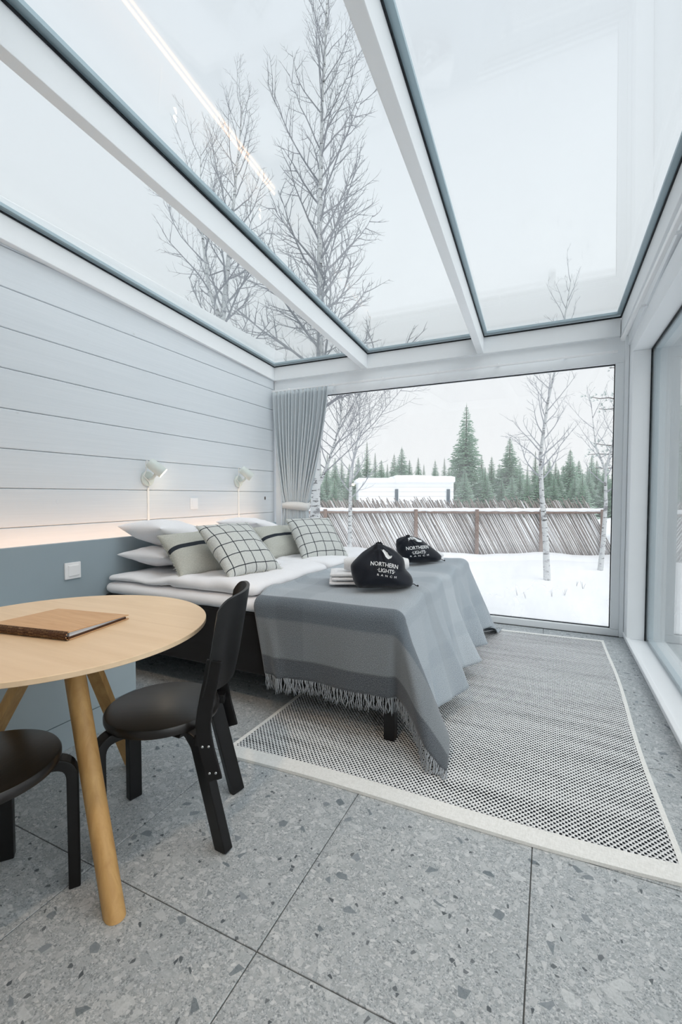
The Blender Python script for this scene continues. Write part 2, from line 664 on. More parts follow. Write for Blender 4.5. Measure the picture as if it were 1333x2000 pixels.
M['folder'] = m_wood('oak_veneer_cover', lin(196, 152, 108), lin(216, 178, 134), (2, 26, 26), 0.5, 2.5)
M['folderdark'] = plain('dark_leather', lin(78, 52, 36), 0.6, 0.3)
M['paper'] = plain('white_paper', lin(214, 222, 232), 0.8, 0.2, var=0.02)
M['head'] = plain('blue_grey_paint', lin(152, 167, 175), 0.5, 0.35, var=0.02)
M['cabinet'] = plain('pale_blue_grey_laminate', lin(186, 201, 208), 0.45, 0.4, var=0.02)
M['bedbase'] = m_fabric('black_upholstery', lin(11, 11, 13), lin(20, 20, 22), 900)
M['linen'] = m_fabric('white_cotton', lin(226, 226, 229), lin(240, 240, 242), 900, 0.9, 0.12)
M['towel'] = m_fabric('white_terry', lin(222, 222, 224), lin(240, 240, 240), 350, 0.95, 0.6)
M['check'] = m_cushion('linen_windowpane_check', 'check')
M['stripe'] = m_cushion('linen_single_stripe', 'stripe')
M['frayed'] = m_fabric('frayed_linen', lin(168, 166, 152), lin(214, 212, 202), 300)
M['blanket'] = m_blanket()
M['fringe'] = m_fabric('wool_yarn', lin(122, 128, 134), lin(174, 180, 185), 500)
M['bag'] = m_fabric('black_cotton_canvas', lin(13, 17, 25), lin(26, 31, 41), 800, 0.48, 0.15)
M['print'] = plain('white_print', lin(225, 227, 228), 0.7, 0.2, var=0.02)
M['cord'] = plain('black_cord', lin(20, 21, 24), 0.7, 0.2)
M['lampm'] = plain('sage_white_metal', lin(206, 213, 208), 0.4, 0.4, var=0.01)
M['cable'] = plain('white_cable', lin(236, 236, 234), 0.45, 0.4, var=0.01)
M['bulb'] = m_emit('lit_bulb', (1.0, 0.90, 0.76, 1), 1.1)
M['led'] = m_emit('warm_light_strip', (1.0, 0.54, 0.28, 1), 10.5)
M['spot'] = m_emit('lit_downlight', (1.0, 0.8, 0.58, 1), 6.0)
M['curtain'] = m_fabric('pale_grey_linen', lin(176, 184, 189), lin(202, 209, 213), 600, 0.9, 0.2)
M['tie'] = m_fabric('white_linen_band', lin(216, 216, 214), lin(232, 232, 230), 600)
M['glass'] = m_glass('clear_glass')
M['glassw'] = m_glass('clear_glass_with_rime', 0.42)
M['gasket'] = plain('black_rubber', lin(20, 26, 32), 0.6, 0.3)
M['spacer'] = plain('blue_grey_spacer', lin(176, 198, 208), 0.45, 0.4, var=0.02)
M['snow'] = m_snow()
M['bark'] = m_birch()
M['twig'] = plain('grey_twig', lin(138, 140, 146), 0.9, 0.1, var=0.1)  # paled, so the outdoor haze sits in the colour
M['twigf'] = plain('frosted_twig', lin(162, 165, 171), 0.9, 0.1, var=0.1)
M['spruce'] = m_needles('spruce_needles', lin(122, 156, 134), lin(172, 200, 172), 1.2)  # greens lightened; haze over the far forest is put into the colour
M['snowspruce'] = m_needles('snowy_spruce_needles', lin(120, 142, 134), lin(160, 180, 170), 2.8)
M['pine'] = m_needles('pine_needles', lin(112, 138, 132), lin(150, 174, 166), 1.2)
M['conbark'] = plain('brown_bark', lin(92, 82, 76), 0.9, 0.1, var=0.15)
M['fence'] = m_wood('weathered_pole', lin(116, 108, 104), lin(166, 156, 150), (14, 14, 1.5), 0.85, 2.0, 0.1)
M['rearpole'] = m_wood('dark_weathered_pole', lin(92, 80, 74), lin(136, 124, 117), (14, 14, 1.5), 0.85, 2.0, 0.1)
M['post'] = m_wood('brown_post', lin(112, 92, 82), lin(142, 120, 108), (14, 14, 1.5), 0.85, 2.0, 0.1)
M['cabin'] = plain('white_boarding', lin(236, 238, 240), 0.7, 0.2, var=0.02)
M['dark'] = plain('dark_window', lin(70, 84, 94), 0.2, 0.5)
M['knot'] = plain('dark_knot', lin(72, 64, 60), 0.7, 0.2)

# ================================================================== THE ROOM
XL, YB, YF = -2.92, 4.40, -2.6          # left wall face, back window line, wall behind the camera
SL = 0.053                               # fall of the glass roof towards the back


def zr(y, z0):
    return z0 + SL * (YB - y)


def lerp(a, b, t):
    return a + (b - a) * t


def clip_poly(poly, f):
    out = []
    for i in range(len(poly)):
        a, b = poly[i], poly[(i + 1) % len(poly)]
        fa, fb = f(a), f(b)
        if fa <= 0:
            out.append(a)
        if fa * fb < 0:
            t = fa / (fa - fb)
            out.append((lerp(a[0], b[0], t), lerp(a[1], b[1], t)))
    return out


def prism_x(poly, x0, x1):
    mb = MB()
    n = len(poly)
    mb.add([(x0, y, z) for y, z in poly] + [(x1, y, z) for y, z in poly],
           [tuple(range(n)), tuple(range(2 * n - 1, n - 1, -1))] + [(i, n + i, n + (i + 1) % n, (i + 1) % n) for i in range(n)])
    return mb


# floor: grout bed and terrazzo tiles
mb = MB().box(-3.12, 0.95, YF - 0.15, 4.5, -0.36, -0.004)
floor = struct(obj('floor', mb, M['grout']), 'grey terrazzo tile floor with thin grout joints')
TX, TY, TX0, TY0 = 0.645, 0.695, -0.682, 0.932
for i in range(-4, 3):
    for j in range(-6, 6):
        x0, x1 = TX0 + i * TX + 0.0018, TX0 + (i + 1) * TX - 0.0018
        y0, y1 = TY0 + j * TY + 0.0018, TY0 + (j + 1) * TY - 0.0018
        x0, x1, y0, y1 = max(x0, XL + 0.002), min(x1, 0.58), max(y0, YF + 0.002), min(y1, 4.38)
        if x1 - x0 > 0.03 and y1 - y0 > 0.03:
            obj('tile', MB().box(x0, x1, y0, y1, -0.02, 0.0), M['tile'], floor, bevel=0.0012, seg=1)

# left wall: backing and boards
line = lambda p: p[1] - (zr(p[0], 2.52) + 0.004)
back = clip_poly([(YF - 0.15, -0.02), (4.5, -0.02), (4.5, 3.2), (YF - 0.15, 3.2)], line)
wall_l = struct(obj('wall_left', prism_x(back, -3.12, -2.945), M['white']), 'left wall of whitewashed horizontal boards')
for k in range(-1, 13):
    z0, z1 = 0.063 + 0.236 * k, 0.063 + 0.236 * (k + 1)
    pl = clip_poly([(YF, max(0.0, z0) + 0.0015), (YB, max(0.0, z0) + 0.0015), (YB, z1 - 0.0015), (YF, z1 - 0.0015)], line)
    if len(pl) >= 3 and z1 > 0.02:
        obj('plank', prism_x(pl, -2.95, XL), M['plank'], wall_l, bevel=0.0045, seg=1)
# two dark knots in the boards
for (y, z, r) in ((4.208, 1.171, 0.016), (1.86, 1.16, 0.013)):
    obj('knot', MB().lathe([(r, -0.0015), (r * 0.8, 0.0008), (0.001, 0.001)], 12, M=Matrix.Translation((XL, y, z)) @ Matrix.Rotation(PI / 2, 4, 'Y') @ Matrix.Diagonal((1.5, 0.9, 1, 1))), M['knot' if r > 0.015 else 'plank'], wall_l)

# wall behind the camera
struct(obj('wall_front', MB().box(-3.12, 0.95, YF - 0.15, YF, -0.02, 2.9), M['white']), 'plain white wall behind the viewpoint')

# ceiling: closed part over the kitchen end, glazed part over the bed
ce = MB()
ce.hexa([(-3.12, YF - 0.15, zr(YF - 0.15, 2.52)), (0.95, YF - 0.15, zr(YF - 0.15, 2.52)), (0.95, 0.78, zr(0.78, 2.52)), (-3.12, 0.78, zr(0.78, 2.52))],
        [(-3.12, YF - 0.15, 3.12), (0.95, YF - 0.15, 3.12), (0.95, 0.78, 3.0), (-3.12, 0.78, 3.0)])
ceil = struct(obj('ceiling', ce, M['white']), 'white ceiling with a glass roof on white rafters')


def slope_beam(xa, xb, y0, y1, zlo, zhi, dx0=0.0):
    """beam along the fall of the roof; xa..xb at the back end, shifted by dx0 at the front end"""
    a = [(xa + dx0, y0, zr(y0, zlo)), (xb + dx0, y0, zr(y0, zlo)), (xb, y1, zr(y1, zlo)), (xa, y1, zr(y1, zlo))]
    b = [(xa + dx0, y0, zr(y0, zhi)), (xb + dx0, y0, zr(y0, zhi)), (xb, y1, zr(y1, zhi)), (xa, y1, zr(y1, zhi))]
    return MB().hexa(a, b)


R0 = 0.78
obj('edge_beam', slope_beam(-3.12, -2.900, R0, 4.56, 2.524, 2.672, 0.03), M['white'], ceil, bevel=0.004)
obj('edge_beam', slope_beam(0.510, 0.80, R0, 4.56, 2.522, 2.672, 0.05), M['white'], ceil, bevel=0.004)
obj('edge_beam', MB().hexa([(-2.898, 4.375, 2.521), (0.508, 4.375, 2.521), (0.508, 4.56, 2.516), (-2.898, 4.56, 2.516)],
                           [(-2.898, 4.375, 2.672), (0.508, 4.375, 2.672), (0.508, 4.56, 2.664), (-2.898, 4.56, 2.664)]), M['white'], ceil, bevel=0.004)
RA = [(-1.808, -1.748), (-0.642, -0.582)]
obj('rafter', slope_beam(RA[0][0], RA[0][1], R0, 4.374, 2.523, 2.672, 0.062), M['white'], ceil, bevel=0.004)
obj('rafter', slope_beam(RA[1][0], RA[1][1], R0, 4.374, 2.523, 2.672, 0.062), M['white'], ceil, bevel=0.004)
bays = [(-2.900, RA[0][0], 0.03, 0.062), (RA[0][1], RA[1][0], 0.062, 0.062), (RA[1][1], 0.510, 0.062, 0.05)]


def bay_quad(b, ins, z0):
    xa, xb, da, db = b
    y0, y1 = R0 + ins, 4.375 - ins
    return [(xa + da + ins, y0, zr(y0, z0)), (xb + db - ins, y0, zr(y0, z0)), (xb - ins, y1, zr(y1, z0)), (xa + ins, y1, zr(y1, z0))]


def ring(qo, qi, h):
    mb = MB()
    for i in range(4):
        j = (i + 1) % 4
        a = [qo[i], qo[j], qi[j], qi[i]]
        mb.hexa(a, [(x, y, z + h) for x, y, z in a])
    return mb


for b in bays:
    q = bay_quad(b, -0.025, 2.679)
    obj('roof_pane', MB().hexa(q, [(x, y, z + 0.008) for x, y, z in q]), M['glass'], ceil)
    q = bay_quad(b, -0.025, 2.712)
    obj('roof_pane', MB().hexa(q, [(x, y, z + 0.006) for x, y, z in q]), M['glass'], ceil)
    obj('pane_gasket', ring(bay_quad(b, -0.008, 2.668), bay_quad(b, 0.007, 2.668), 0.0105), M['gasket'], ceil)
    obj('pane_spacer', ring(bay_quad(b, -0.02, 2.689), bay_quad(b, 0.034, 2.689), 0.02), M['spacer'], ceil)

# downlights in the closed ceiling (behind the viewpoint)
for (x, y) in ((-0.72, 0.32), (-2.1, 0.3), (-0.72, -1.3)):
    z = zr(y, 2.52)
    nm = 'round recessed downlight in the closed ceiling ' + ('right of the table' if y > 0 and x > -1 else 'over the low cabinet' if y > 0 else 'farthest from the bed')
    t = thing('ceiling_downlight', nm, 'ceiling light', (x, y, z), 'recessed ceiling downlights')
    obj('trim_ring', MB().lathe([(0.035, -0.002), (0.035, -0.006), (0.048, -0.006), (0.050, 0.004), (0.035, 0.004)], 24, M=Matrix.Translation((x, y, z))), M['white_m'], t)
    obj('diffuser', MB().lathe([(0.034, -0.001), (0.034, 0.003)], 24, M=Matrix.Translation((x, y, z))), M['spot'], t)

# kerb outside, along the left edge of the glass roof
k = MB().hexa([(-3.30, 0.3, 2.6), (-2.97, 0.3, 2.6), (-2.97, 4.70, 2.45), (-3.30, 4.70, 2.45)],
              [(-3.30, 0.3, 3.0), (-2.97, 0.3, 3.0), (-2.97, 4.70, 2.925), (-3.30, 4.70, 2.925)])
struct(obj('trim_1', k, M['cabin'], bevel=0.01), 'white upstand outside along the left edge of the glass roof')

# back window
win1 = struct(obj('window_1', MB().box(-2.90, 0.545, 4.40, 4.50, 0.0, 0.06), M['white'], bevel=0.006), 'large back window with white frame over the snowy yard')
obj('frame_rail', MB().box(-2.90, 0.545, 4.40, 4.50, 2.308, 2.388), M['white'], win1, bevel=0.005)
obj('frame_stile', MB().box(-2.90, -2.83, 4.40, 4.50, 0.06, 2.308), M['white'], win1, bevel=0.005)
obj('frame_stile', MB().box(0.482, 0.545, 4.40, 4.50, 0.06, 2.308), M['white'], win1, bevel=0.005)
obj('glass_pane', MB().box(-2.84, 0.492, 4.446, 4.456, 0.05, 2.318), M['glassw'], win1)
gk = MB()
for (a, b, c, d) in ((-2.83, 0.482, 2.300, 2.308), (-2.83, 0.482, 0.06, 0.067), (-2.83, -2.823, 0.06, 2.308), (0.4755, 0.482, 0.06, 2.308)):
    gk.box(a, b, 4.436, 4.446, c, d)
obj('pane_gasket', gk, M['gasket'], win1)
# wall above the back window
struct(obj('wall_back', MB().box(-2.92, 0.575, 4.41, 4.56, 2.388, 2.522), M['white'], bevel=0.003), 'white header above the back window')
struct(obj('trim_2', MB().box(0.545, 0.576, 4.385, 4.52, 0.0, 2.52), M['white'], bevel=0.004), 'narrow white corner post between the two windows')

# right window: deep white reveal, sill almost at the floor
win2 = struct(obj('window_2', MB().box(0.578, 0.93, -0.9, 4.50, 0.0, 0.042), M['white'], bevel=0.005), 'tall right window with deep white reveal and low sill')
obj('sill_nosing', MB().box(0.570, 0.600, -0.9, 4.50, 0.022, 0.050), M['white'], win2, bevel=0.005)
obj('reveal', MB().box(0.578, 0.93, 4.222, 4.50, 0.042, 2.345), M['white'], win2, bevel=0.003)
obj('reveal', MB().box(0.578, 0.93, -1.10, -0.9, 0.042, 2.345), M['white'], win2, bevel=0.003)
obj('window_header', MB().box(0.578, 0.93, -1.10, 4.50, 2.345, 2.50), M['white'], win2, bevel=0.003)
obj('glass_pane', MB().box(0.706, 0.714, -0.9, 4.222, 0.042, 2.345), M['glass'], win2)
obj('glass_pane', MB().box(0.756, 0.764, -0.9, 4.222, 0.042, 2.345), M['glass'], win2)
gk = MB()
for (x0, x1) in ((0.699, 0.706),):
    gk.box(x0, x1, 4.216, 4.222, 0.042, 2.345).box(x0, x1, -0.9, 4.222, 2.335, 2.345)
obj('pane_gasket', gk, M['gasket'], win2)
sp_ = MB().box(0.716, 0.754, 4.196, 4.222, 0.042, 2.345).box(0.716, 0.754, -0.9, 4.222, 2.32, 2.345).box(0.716, 0.754, -0.9, 4.222, 0.042, 0.066)
obj('pane_spacer', sp_, M['spacer'], win2)
struct(obj('wall_right', MB().box(0.578, 0.93, YF, -1.10, -0.02, 2.55), M['white']), 'white wall to the right behind the viewpoint')
struct(obj('trim_3', slope_beam(0.565, 0.80, -1.1, 4.50, 2.44, 2.521), M['white']), 'white fascia above the right window')

# ================================================================== CURTAIN RAILS
def rail(name, label, a, b, w, h, nbr, wall):
    a, b = Vector(a), Vector(b)
    t = thing(name, label, 'curtain rail', tuple((a + b) / 2))
    d = (b - a).normalized()
    s = Vector((abs(d.y), abs(d.x), 0))
    lo = [a - s * w / 2, a + s * w / 2, b + s * w / 2, b - s * w / 2]
    obj('track', MB().hexa([(p.x, p.y, p.z - h / 2) for p in lo], [(p.x, p.y, p.z + h / 2) for p in lo]), M['white_m'], t, bevel=0.003)
    for i in range(nbr):
        p = a.lerp(b, (i + 0.35) / nbr)
        q = p + Vector(wall)
        x0, x1, y0, y1 = min(p.x, q.x) - 0.008, max(p.x, q.x) + 0.008, min(p.y, q.y) - 0.008, max(p.y, q.y) + 0.008
        obj('bracket', MB().box(x0, x1, y0, y1, p.z + h / 2, p.z + h / 2 + 0.012), M['white_m'], t, bevel=0.002)
    for p in (a, b):
        obj('end_cap', MB().box(p.x - w / 2 - 0.004, p.x + w / 2 + 0.004, p.y - w / 2 - 0.004, p.y + w / 2 + 0.004, p.z - h / 2 - 0.003, p.z + h / 2 + 0.003), M['white_m'], t, bevel=0.003)
    return t


rail('curtain_rail', 'slim white curtain rail above the back window', (-2.88, 4.335, 2.385), (0.47, 4.335, 2.385), 0.022, 0.018, 6, (0, 0.075, 0))
rail('curtain_rail', 'white curtain rail along the top of the right window', (0.512, -0.4, 2.462), (0.512, 4.25, 2.462), 0.022, 0.03, 5, (0.06, 0, 0))

# ================================================================== CURTAIN
ct = thing('curtain', 'pale grey pleated curtain tied back in the corner beside the back window', 'curtain', (-2.55, 4.33, 0.02))
NP, NU = 15, 240
def curt(u, z):
    zt, zk = 2.372, 1.09
    if z >= zk:
        t = ((zt - z) / (zt - zk))
        xl = lerp(-2.885, -2.725, t ** 1.6)
        xr = lerp(-2.170, -2.440, t ** 1.5)
        am = lerp(0.030, 0.042, t)
    else:
        t = (zk - z) / zk
        xl = lerp(-2.725, -2.76, min(1, t * 1.5))
        xr = lerp(-2.440, -2.40, min(1, t * 1.5))
        am = 0.042
    w = u + 0.012 * math.sin(u * 17 + 1) + 0.006 * math.sin(u * 41)
    ph = 2 * PI * NP * w
    x = lerp(xl, xr, u) + 0.012 * math.sin(2 * ph) * (am / 0.036)
    s = math.sin(ph)
    y = 4.318 + am * (abs(s) ** 0.7) * (1 if s > 0 else -1) * (0.75 + 0.35 * nz(u * 9, z * 0.6, 3)) + 0.01 * nz(u * 4, z * 1.5, 1)
    y += 0.012 * max(0, 1 - abs(z - zk) / 0.2)
    return (x, min(y, 4.385), z)
zs = [0.02 + (2.372 - 0.02) * i / 46 for i in range(47)]
cur = obj('cloth', MB().grid([[curt(i / NU, z) for z in zs] for i in range(NU + 1)]), M['curtain'], ct, smooth=True)
sm = cur.modifiers.new('thick', 'SOLIDIFY')
sm.thickness = 0.003
hd = MB()
for i in range(NP):
    u = (i + 0.25) / NP
    x, y, z = curt(u, 2.372)
    hd.box(x - 0.008, x + 0.008, y - 0.004, y + 0.006, 2.34, 2.372)
stuff(obj('heading_tape', hd, M['tie'], ct))
tb = []
for i in range(33):
    a = 2 * PI * i / 32
    x, y = -2.585 + 0.172 * math.copysign(abs(math.cos(a)) ** 0.6, math.cos(a)), 4.325 + 0.052 * math.copysign(abs(math.sin(a)) ** 0.6, math.sin(a))
    tb.append([(x, min(y, 4.388), 1.045 + 0.012 * math.sin(a * 2)), (x, min(y, 4.388), 1.125 + 0.008 * math.sin(a * 3))])
tie = obj('tieback', MB().grid(tb), M['tie'], ct, smooth=True)
tie.modifiers.new('thick', 'SOLIDIFY').thickness = 0.003

# ================================================================== HEADBOARD PANEL, LIGHT STRIP, LOW CABINET
hb = thing('headboard_panel', 'long blue-grey headboard panel with glowing light behind its top edge', 'headboard', (-2.72, 1.5, 0.0))
obj('panel', MB().box(-2.735, -2.70, -0.9, 4.10, 0.0, 0.910), M['head'], hb, bevel=0.003)
obj('end_panel', MB().box(-2.917, -2.737, 4.075, 4.10, 0.0, 0.86), M['head'], hb, bevel=0.002)
obj('light_strip', MB().box(-2.806, -2.794, -0.85, 4.06, 0.872, 0.882), M['led'], hb)
obj('batten', MB().box(-2.917, -2.740, -0.85, 4.06, 0.84, 0.871), M['white'], hb)

cb = thing('low_cabinet', 'pale blue-grey low cabinet under the table, against the headboard panel', 'cabinet', (-2.37, 0.65, 0.0))
obj('carcass', MB().box(-2.697, -2.066, -0.45, 1.715, 0.135, 0.46), M['cabinet'], cb, bevel=0.003)
obj('plinth', MB().box(-2.697, -2.049, -0.45, 1.715, 0.0, 0.132), M['cabinet'], cb, bevel=0.003)
for i in range(3):
    y0 = -0.445 + i * 0.72
    if i == 1:
        obj('front_panel', MB().box(-2.064, -2.046, y0, y0 + 0.716, 0.137, 0.340), M['cabinet'], cb, bevel=0.002)
    else:
        obj('front_panel', MB().box(-2.064, -2.046, y0, y0 + 0.716, 0.137, 0.458), M['cabinet'], cb, bevel=0.002)
gr = MB().box(-2.064, -2.046, 0.28, 0.99, 0.343, 0.352).box(-2.064, -2.046, 0.28, 0.99, 0.449, 0.458)
for i in range(20):
    y = 0.285 + i * 0.036
    gr.box(-2.062, -2.048, y, y + 0.020, 0.352, 0.449)
stuff(obj('vent_grille', gr, M['white_m'], cb))

# switch on the panel, blank plate on the boards
sw = thing('light_switch', 'white square light switch on the blue-grey headboard panel', 'light switch', (-2.70, 1.80, 0.68))
obj('plate', MB().box(-2.6995, -2.688, 1.748, 1.850, 0.682, 0.784), M['white_m'], sw, bevel=0.003)
obj('rocker', MB().box(-2.6885, -2.682, 1.768, 1.836, 0.700, 0.766), M['white_m'], sw, bevel=0.003)
ou = thing('wall_outlet', 'small white blank outlet plate on the boards between the two lamps', 'outlet', (XL, 3.09, 1.08))
obj('plate', MB().box(XL + 0.0005, XL + 0.008, 3.044, 3.138, 1.078, 1.178), M['white_m'], ou, bevel=0.003)
obj('insert', MB().box(XL + 0.0075, XL + 0.010, 3.060, 3.122, 1.097, 1.159), M['white_m'], ou, bevel=0.002)

# ================================================================== WALL LAMPS
def frame_from(axis, up=(0, 0, 1)):
    z = Vector(axis).normalized()
    x = Vector(up).cross(z).normalized()
    y = z.cross(x)
    m = Matrix((x, y, z)).transposed().to_4x4()
    return m


def wall_lamp(y, z, label):
    t = thing('wall_lamp', label, 'wall lamp', (XL, y, z), None)
    RX = Matrix.Rotation(PI / 2, 4, 'Y')
    o = t.location
    obj('wall_plate', MB().lathe([(0.058, 0.0008), (0.060, 0.006), (0.060, 0.017), (0.056, 0.022), (0.0, 0.022)][:-1], 32, M=Matrix.Translation(o) @ RX), M['lampm'], t, smooth=True, angle=0.6)
    j = o + Vector((0.125, -0.020, 0.058))
    ar = obj('arm', MB().tube([o + Vector((0.018, 0, 0.0)), o + Vector((0.075, -0.006, 0.004)), o + Vector((0.110, -0.016, 0.026)), j], [0.013, 0.012, 0.011, 0.010], 12), M['lampm'], t, smooth=True, angle=0.8)
    ax = Vector((0.55, 0.48, -0.60))
    Ms = Matrix.Translation(j + Vector((0.004, 0.0, 0.024))) @ frame_from(ax)
    shade = [(0.012, -0.070), (0.034, -0.068), (0.041, -0.060), (0.043, -0.050), (0.0435, 0.065), (0.0425, 0.0665), (0.041, 0.064), (0.040, -0.045), (0.012, -0.052)]
    sh = obj('lamp_shade', MB().lathe(shade, 36, M=Ms), M['lampm'], t, smooth=True, angle=0.7)
    bl = MB().lathe([(0.010, -0.05), (0.014, -0.02), (0.022, 0.010), (0.026, 0.030), (0.022, 0.046), (0.012, 0.055), (0.001, 0.057)], 20, M=Ms)
    obj('bulb', bl, M['bulb'], t, smooth=True)
    # looped cord, then a straight surface conduit to the panel
    back = Ms @ Vector((0, 0, -0.070))
    pts = [back, back + Vector((-0.022, -0.006, 0.006)), o + Vector((0.045, -0.045, 0.060)), o + Vector((0.030, -0.052, 0.020)), o + Vector((0.034, -0.02, -0.010)), o + Vector((0.030, 0.0, -0.035)), o + Vector((0.016, 0.006, -0.066)), o + Vector((0.006, 0.008, -0.075))]
    sm_ = []
    for i in range(len(pts) - 1):
        p0, p1, p2, p3 = pts[max(i - 1, 0)], pts[i], pts[i + 1], pts[min(i + 2, len(pts) - 1)]
        for q in range(5):
            s = q / 5
            sm_.append(0.5 * ((2 * p1) + (p2 - p0) * s + (2 * p0 - 5 * p1 + 4 * p2 - p3) * s * s + (3 * p1 - p0 - 3 * p2 + p3) * s ** 3))
    sm_.append(pts[-1])
    obj('cord', MB().tube(sm_, 0.0032, 7), M['cable'], t, smooth=True)
    obj('conduit', MB().box(XL + 0.0006, XL + 0.009, y - 0.001, y + 0.017, 0.80, z - 0.072), M['cable'], t, bevel=0.003)
    lamp('wall_lamp_light', 'POINT', tuple(Ms @ Vector((0, 0, 0.075))), 0.8, (1.0, 0.78, 0.52), 0.02)
    return t


wall_lamp(2.575, 1.335, 'pale cylindrical reading lamp on the boards above the near white pillows')
wall_lamp(3.72, 1.345, 'pale cylindrical reading lamp on the boards nearest the grey curtain')

# ================================================================== RUG
RGX0, RGX1, RGY0, RGY1 = -1.36, 0.405, 1.605, 4.16
rg = thing('woven_rug', 'black and white flat-woven wool rug with cream binding, under the bed end', 'rug', ((RGX0 + RGX1) / 2, (RGY0 + RGY1) / 2, 0.0))


def rugpt(u, v):
    """u 0..1 across, v 0..1 towards the back window, corners as they lie on the tiles"""
    x = lerp(lerp(RGX0, RGX1, u), lerp(RGX0 + 0.04, RGX1 + 0.015, u), v)
    y = lerp(lerp(1.585, 1.680, u), lerp(4.12, 4.185, u), v)
    y += (1 - v) * (0.018 * math.sin(u * 5.2 + 0.6) - 0.02 * u)
    x += 0.008 * math.sin(v * 9 + u * 2)
    return x, y


def rugstrip(u0, u1, v0, v1, nu, nv, h):
    P = []
    for i in range(nu + 1):
        row = []
        for j in range(nv + 1):
            u, v = lerp(u0, u1, i / nu), lerp(v0, v1, j / nv)
            x, y = rugpt(u, v)
            row.append((x, y, h + 0.0012 * nz(x, y, 0, 4)))
        P.append(row)
    mb = MB().grid(P)
    # turned-down edge all round
    edge = [(i, 0) for i in range(nu + 1)] + [(nu, j) for j in range(1, nv + 1)] + [(i, nv) for i in range(nu - 1, -1, -1)] + [(0, j) for j in range(nv - 1, 0, -1)]
    top = [P[i][j] for i, j in edge]
    n = len(top)
    mb.add(top + [(x, y, 0.0008) for x, y, z in top], [(k, n + k, n + (k + 1) % n, (k + 1) % n) for k in range(n)])
    return mb


vb = 0.030
obj('weave', rugstrip(0.009, 0.991, vb, 1 - 0.012, 40, 60, 0.0115), M['rug'], rg, smooth=True, angle=0.6)
obj('end_binding', rugstrip(-0.004, 1.004, -0.002, vb, 60, 4, 0.0135), M['rugedge'], rg, smooth=True, angle=0.6)
obj('end_binding', rugstrip(-0.002, 1.002, 1 - 0.012, 1.002, 60, 3, 0.0135), M['rugedge'], rg, smooth=True, angle=0.6)
for (a, b) in ((-0.002, 0.009), (0.991, 1.002)):
    obj('side_binding', rugstrip(a, b, vb, 1 - 0.012, 3, 120, 0.0125), M['rugedge'], rg, smooth=True, angle=0.6)

# ================================================================== BED
BX0, BX1, BY0, BY1 = -2.694, -0.625, 2.0, 3.93
bd = thing('bed', 'wide bed with black upholstered base, black legs and white fitted sheet', 'bed', ((BX0 + BX1) / 2, (BY0 + BY1) / 2, 0.0))
ym = (BY0 + BY1) / 2
for (a, b) in ((BY0 + 0.012, ym - 0.003), (ym + 0.003, BY1 - 0.012)):
    obj('bed_base', MB().box(BX0, BX1 - 0.012, a, b, 0.205, 0.542), M['bedbase'], bd, bevel=0.018, seg=3, smooth=True, angle=0.9)
for x in (BX0 + 0.05, BX1 - 0.065):
    for y in (BY0 + 0.045, ym, BY1 - 0.045):
        obj('leg', MB().box(x - 0.027, x + 0.027, y - 0.027, y + 0.027, 0.0 if x < -1.4 else 0.0125, 0.205), M['black'], bd, bevel=0.004)
for (a, b) in ((BY0, ym - 0.002), (ym + 0.002, BY1)):
    obj('mattress', puffbox(BX0, BX1, a, b, 0.543, 0.628, 0.062, 0.03, 0.003, 5.0, a), M['linen'], bd, smooth=True, weld=True)

# duvets, folded towards the wall
def duvet(label, y0, y1, seed):
    def sag(p):
        # thinner near the pillows, thick rolled hem towards the foot
        t = (p.x + 2.68) / 1.26
        zz = p.z
        if p.z > 0.64:
            f = 0.55 + 0.45 * min(1, max(0, (t - 0.25) / 0.35))
            zz = 0.633 + (p.z - 0.633) * f + 0.007 * math.sin(p.x * 15 + seed)
        yy = p.y + 0.012 * nz(p.x, seed, 0, 4)
        return (p.x, yy, max(zz, 0.6315))
    mb = puffbox(-2.68, -1.475, y0, y1, 0.630, 0.712, 0.055, 0.025, 0.014, 7.0, seed, sag)
    return tag(centred(obj('duvet', mb, M['linen'], smooth=True, weld=True)), label, 'duvet')


duvet('white duvet folded on the near half of the bed, under the checked cushion', 2.015, 2.935, 1.3)
duvet('white duvet on the far half of the bed, nearest the back window', 2.975, 3.905, 7.7)


# ------------------------------------------------------------------ pillows and cushions
def pillow_mb(w, h, t, n=26, pinch=0.07, seed=0.0, wr=0.012, pw=0.42):
    mb = MB()
    uv = []
    for side in (1, -1):
        P = []
        for i in range(n + 1):
            row = []
            for j in range(n + 1):
                u, v = -1 + 2 * i / n, -1 + 2 * j / n
                u, v = math.sin(u * PI / 2), math.sin(v * PI / 2)
                x = w / 2 * u * (1 - pinch * (1 - v * v) * abs(u) ** 2)
                y = h / 2 * v * (1 - pinch * (1 - u * u) * abs(v) ** 2)
                e = max(0.0, (1 - u * u) * (1 - v * v))
                z = side * t / 2 * e ** pw
                m = min(1, e * 4)
                z += side * m * wr * (nz(x + seed, y, side * 3.1, 9) + 0.6 * nz(x, y + seed, side, 20))
                row.append((x, y, z))
                uv.append(((u + 1) / 2, (v + 1) / 2))
            P.append(row if side > 0 else row[::-1])
        if side < 0:
            for i in range(n + 1):
                s0 = len(uv) - (n + 1) * (n + 1 - i)
                uv[s0:s0 + n + 1] = uv[s0:s0 + n + 1][::-1]
        mb.grid(P)
    return mb, uv


def place3(bl, br, tl, depth_shift=0.0):
    """matrix with X along bl->br, Y along bl->tl, centred on the parallelogram"""
    bl, br, tl = Vector(bl), Vector(br), Vector(tl)
    x = (br - bl).normalized()
    z = x.cross((tl - bl).normalized()).normalized()
    y = z.cross(x)
    m = Matrix((x, y, z)).transposed().to_4x4()
    m.translation = (br + tl) / 2 + z * depth_shift
    return m


def put(o, m):
    o.matrix_world = m
    return o


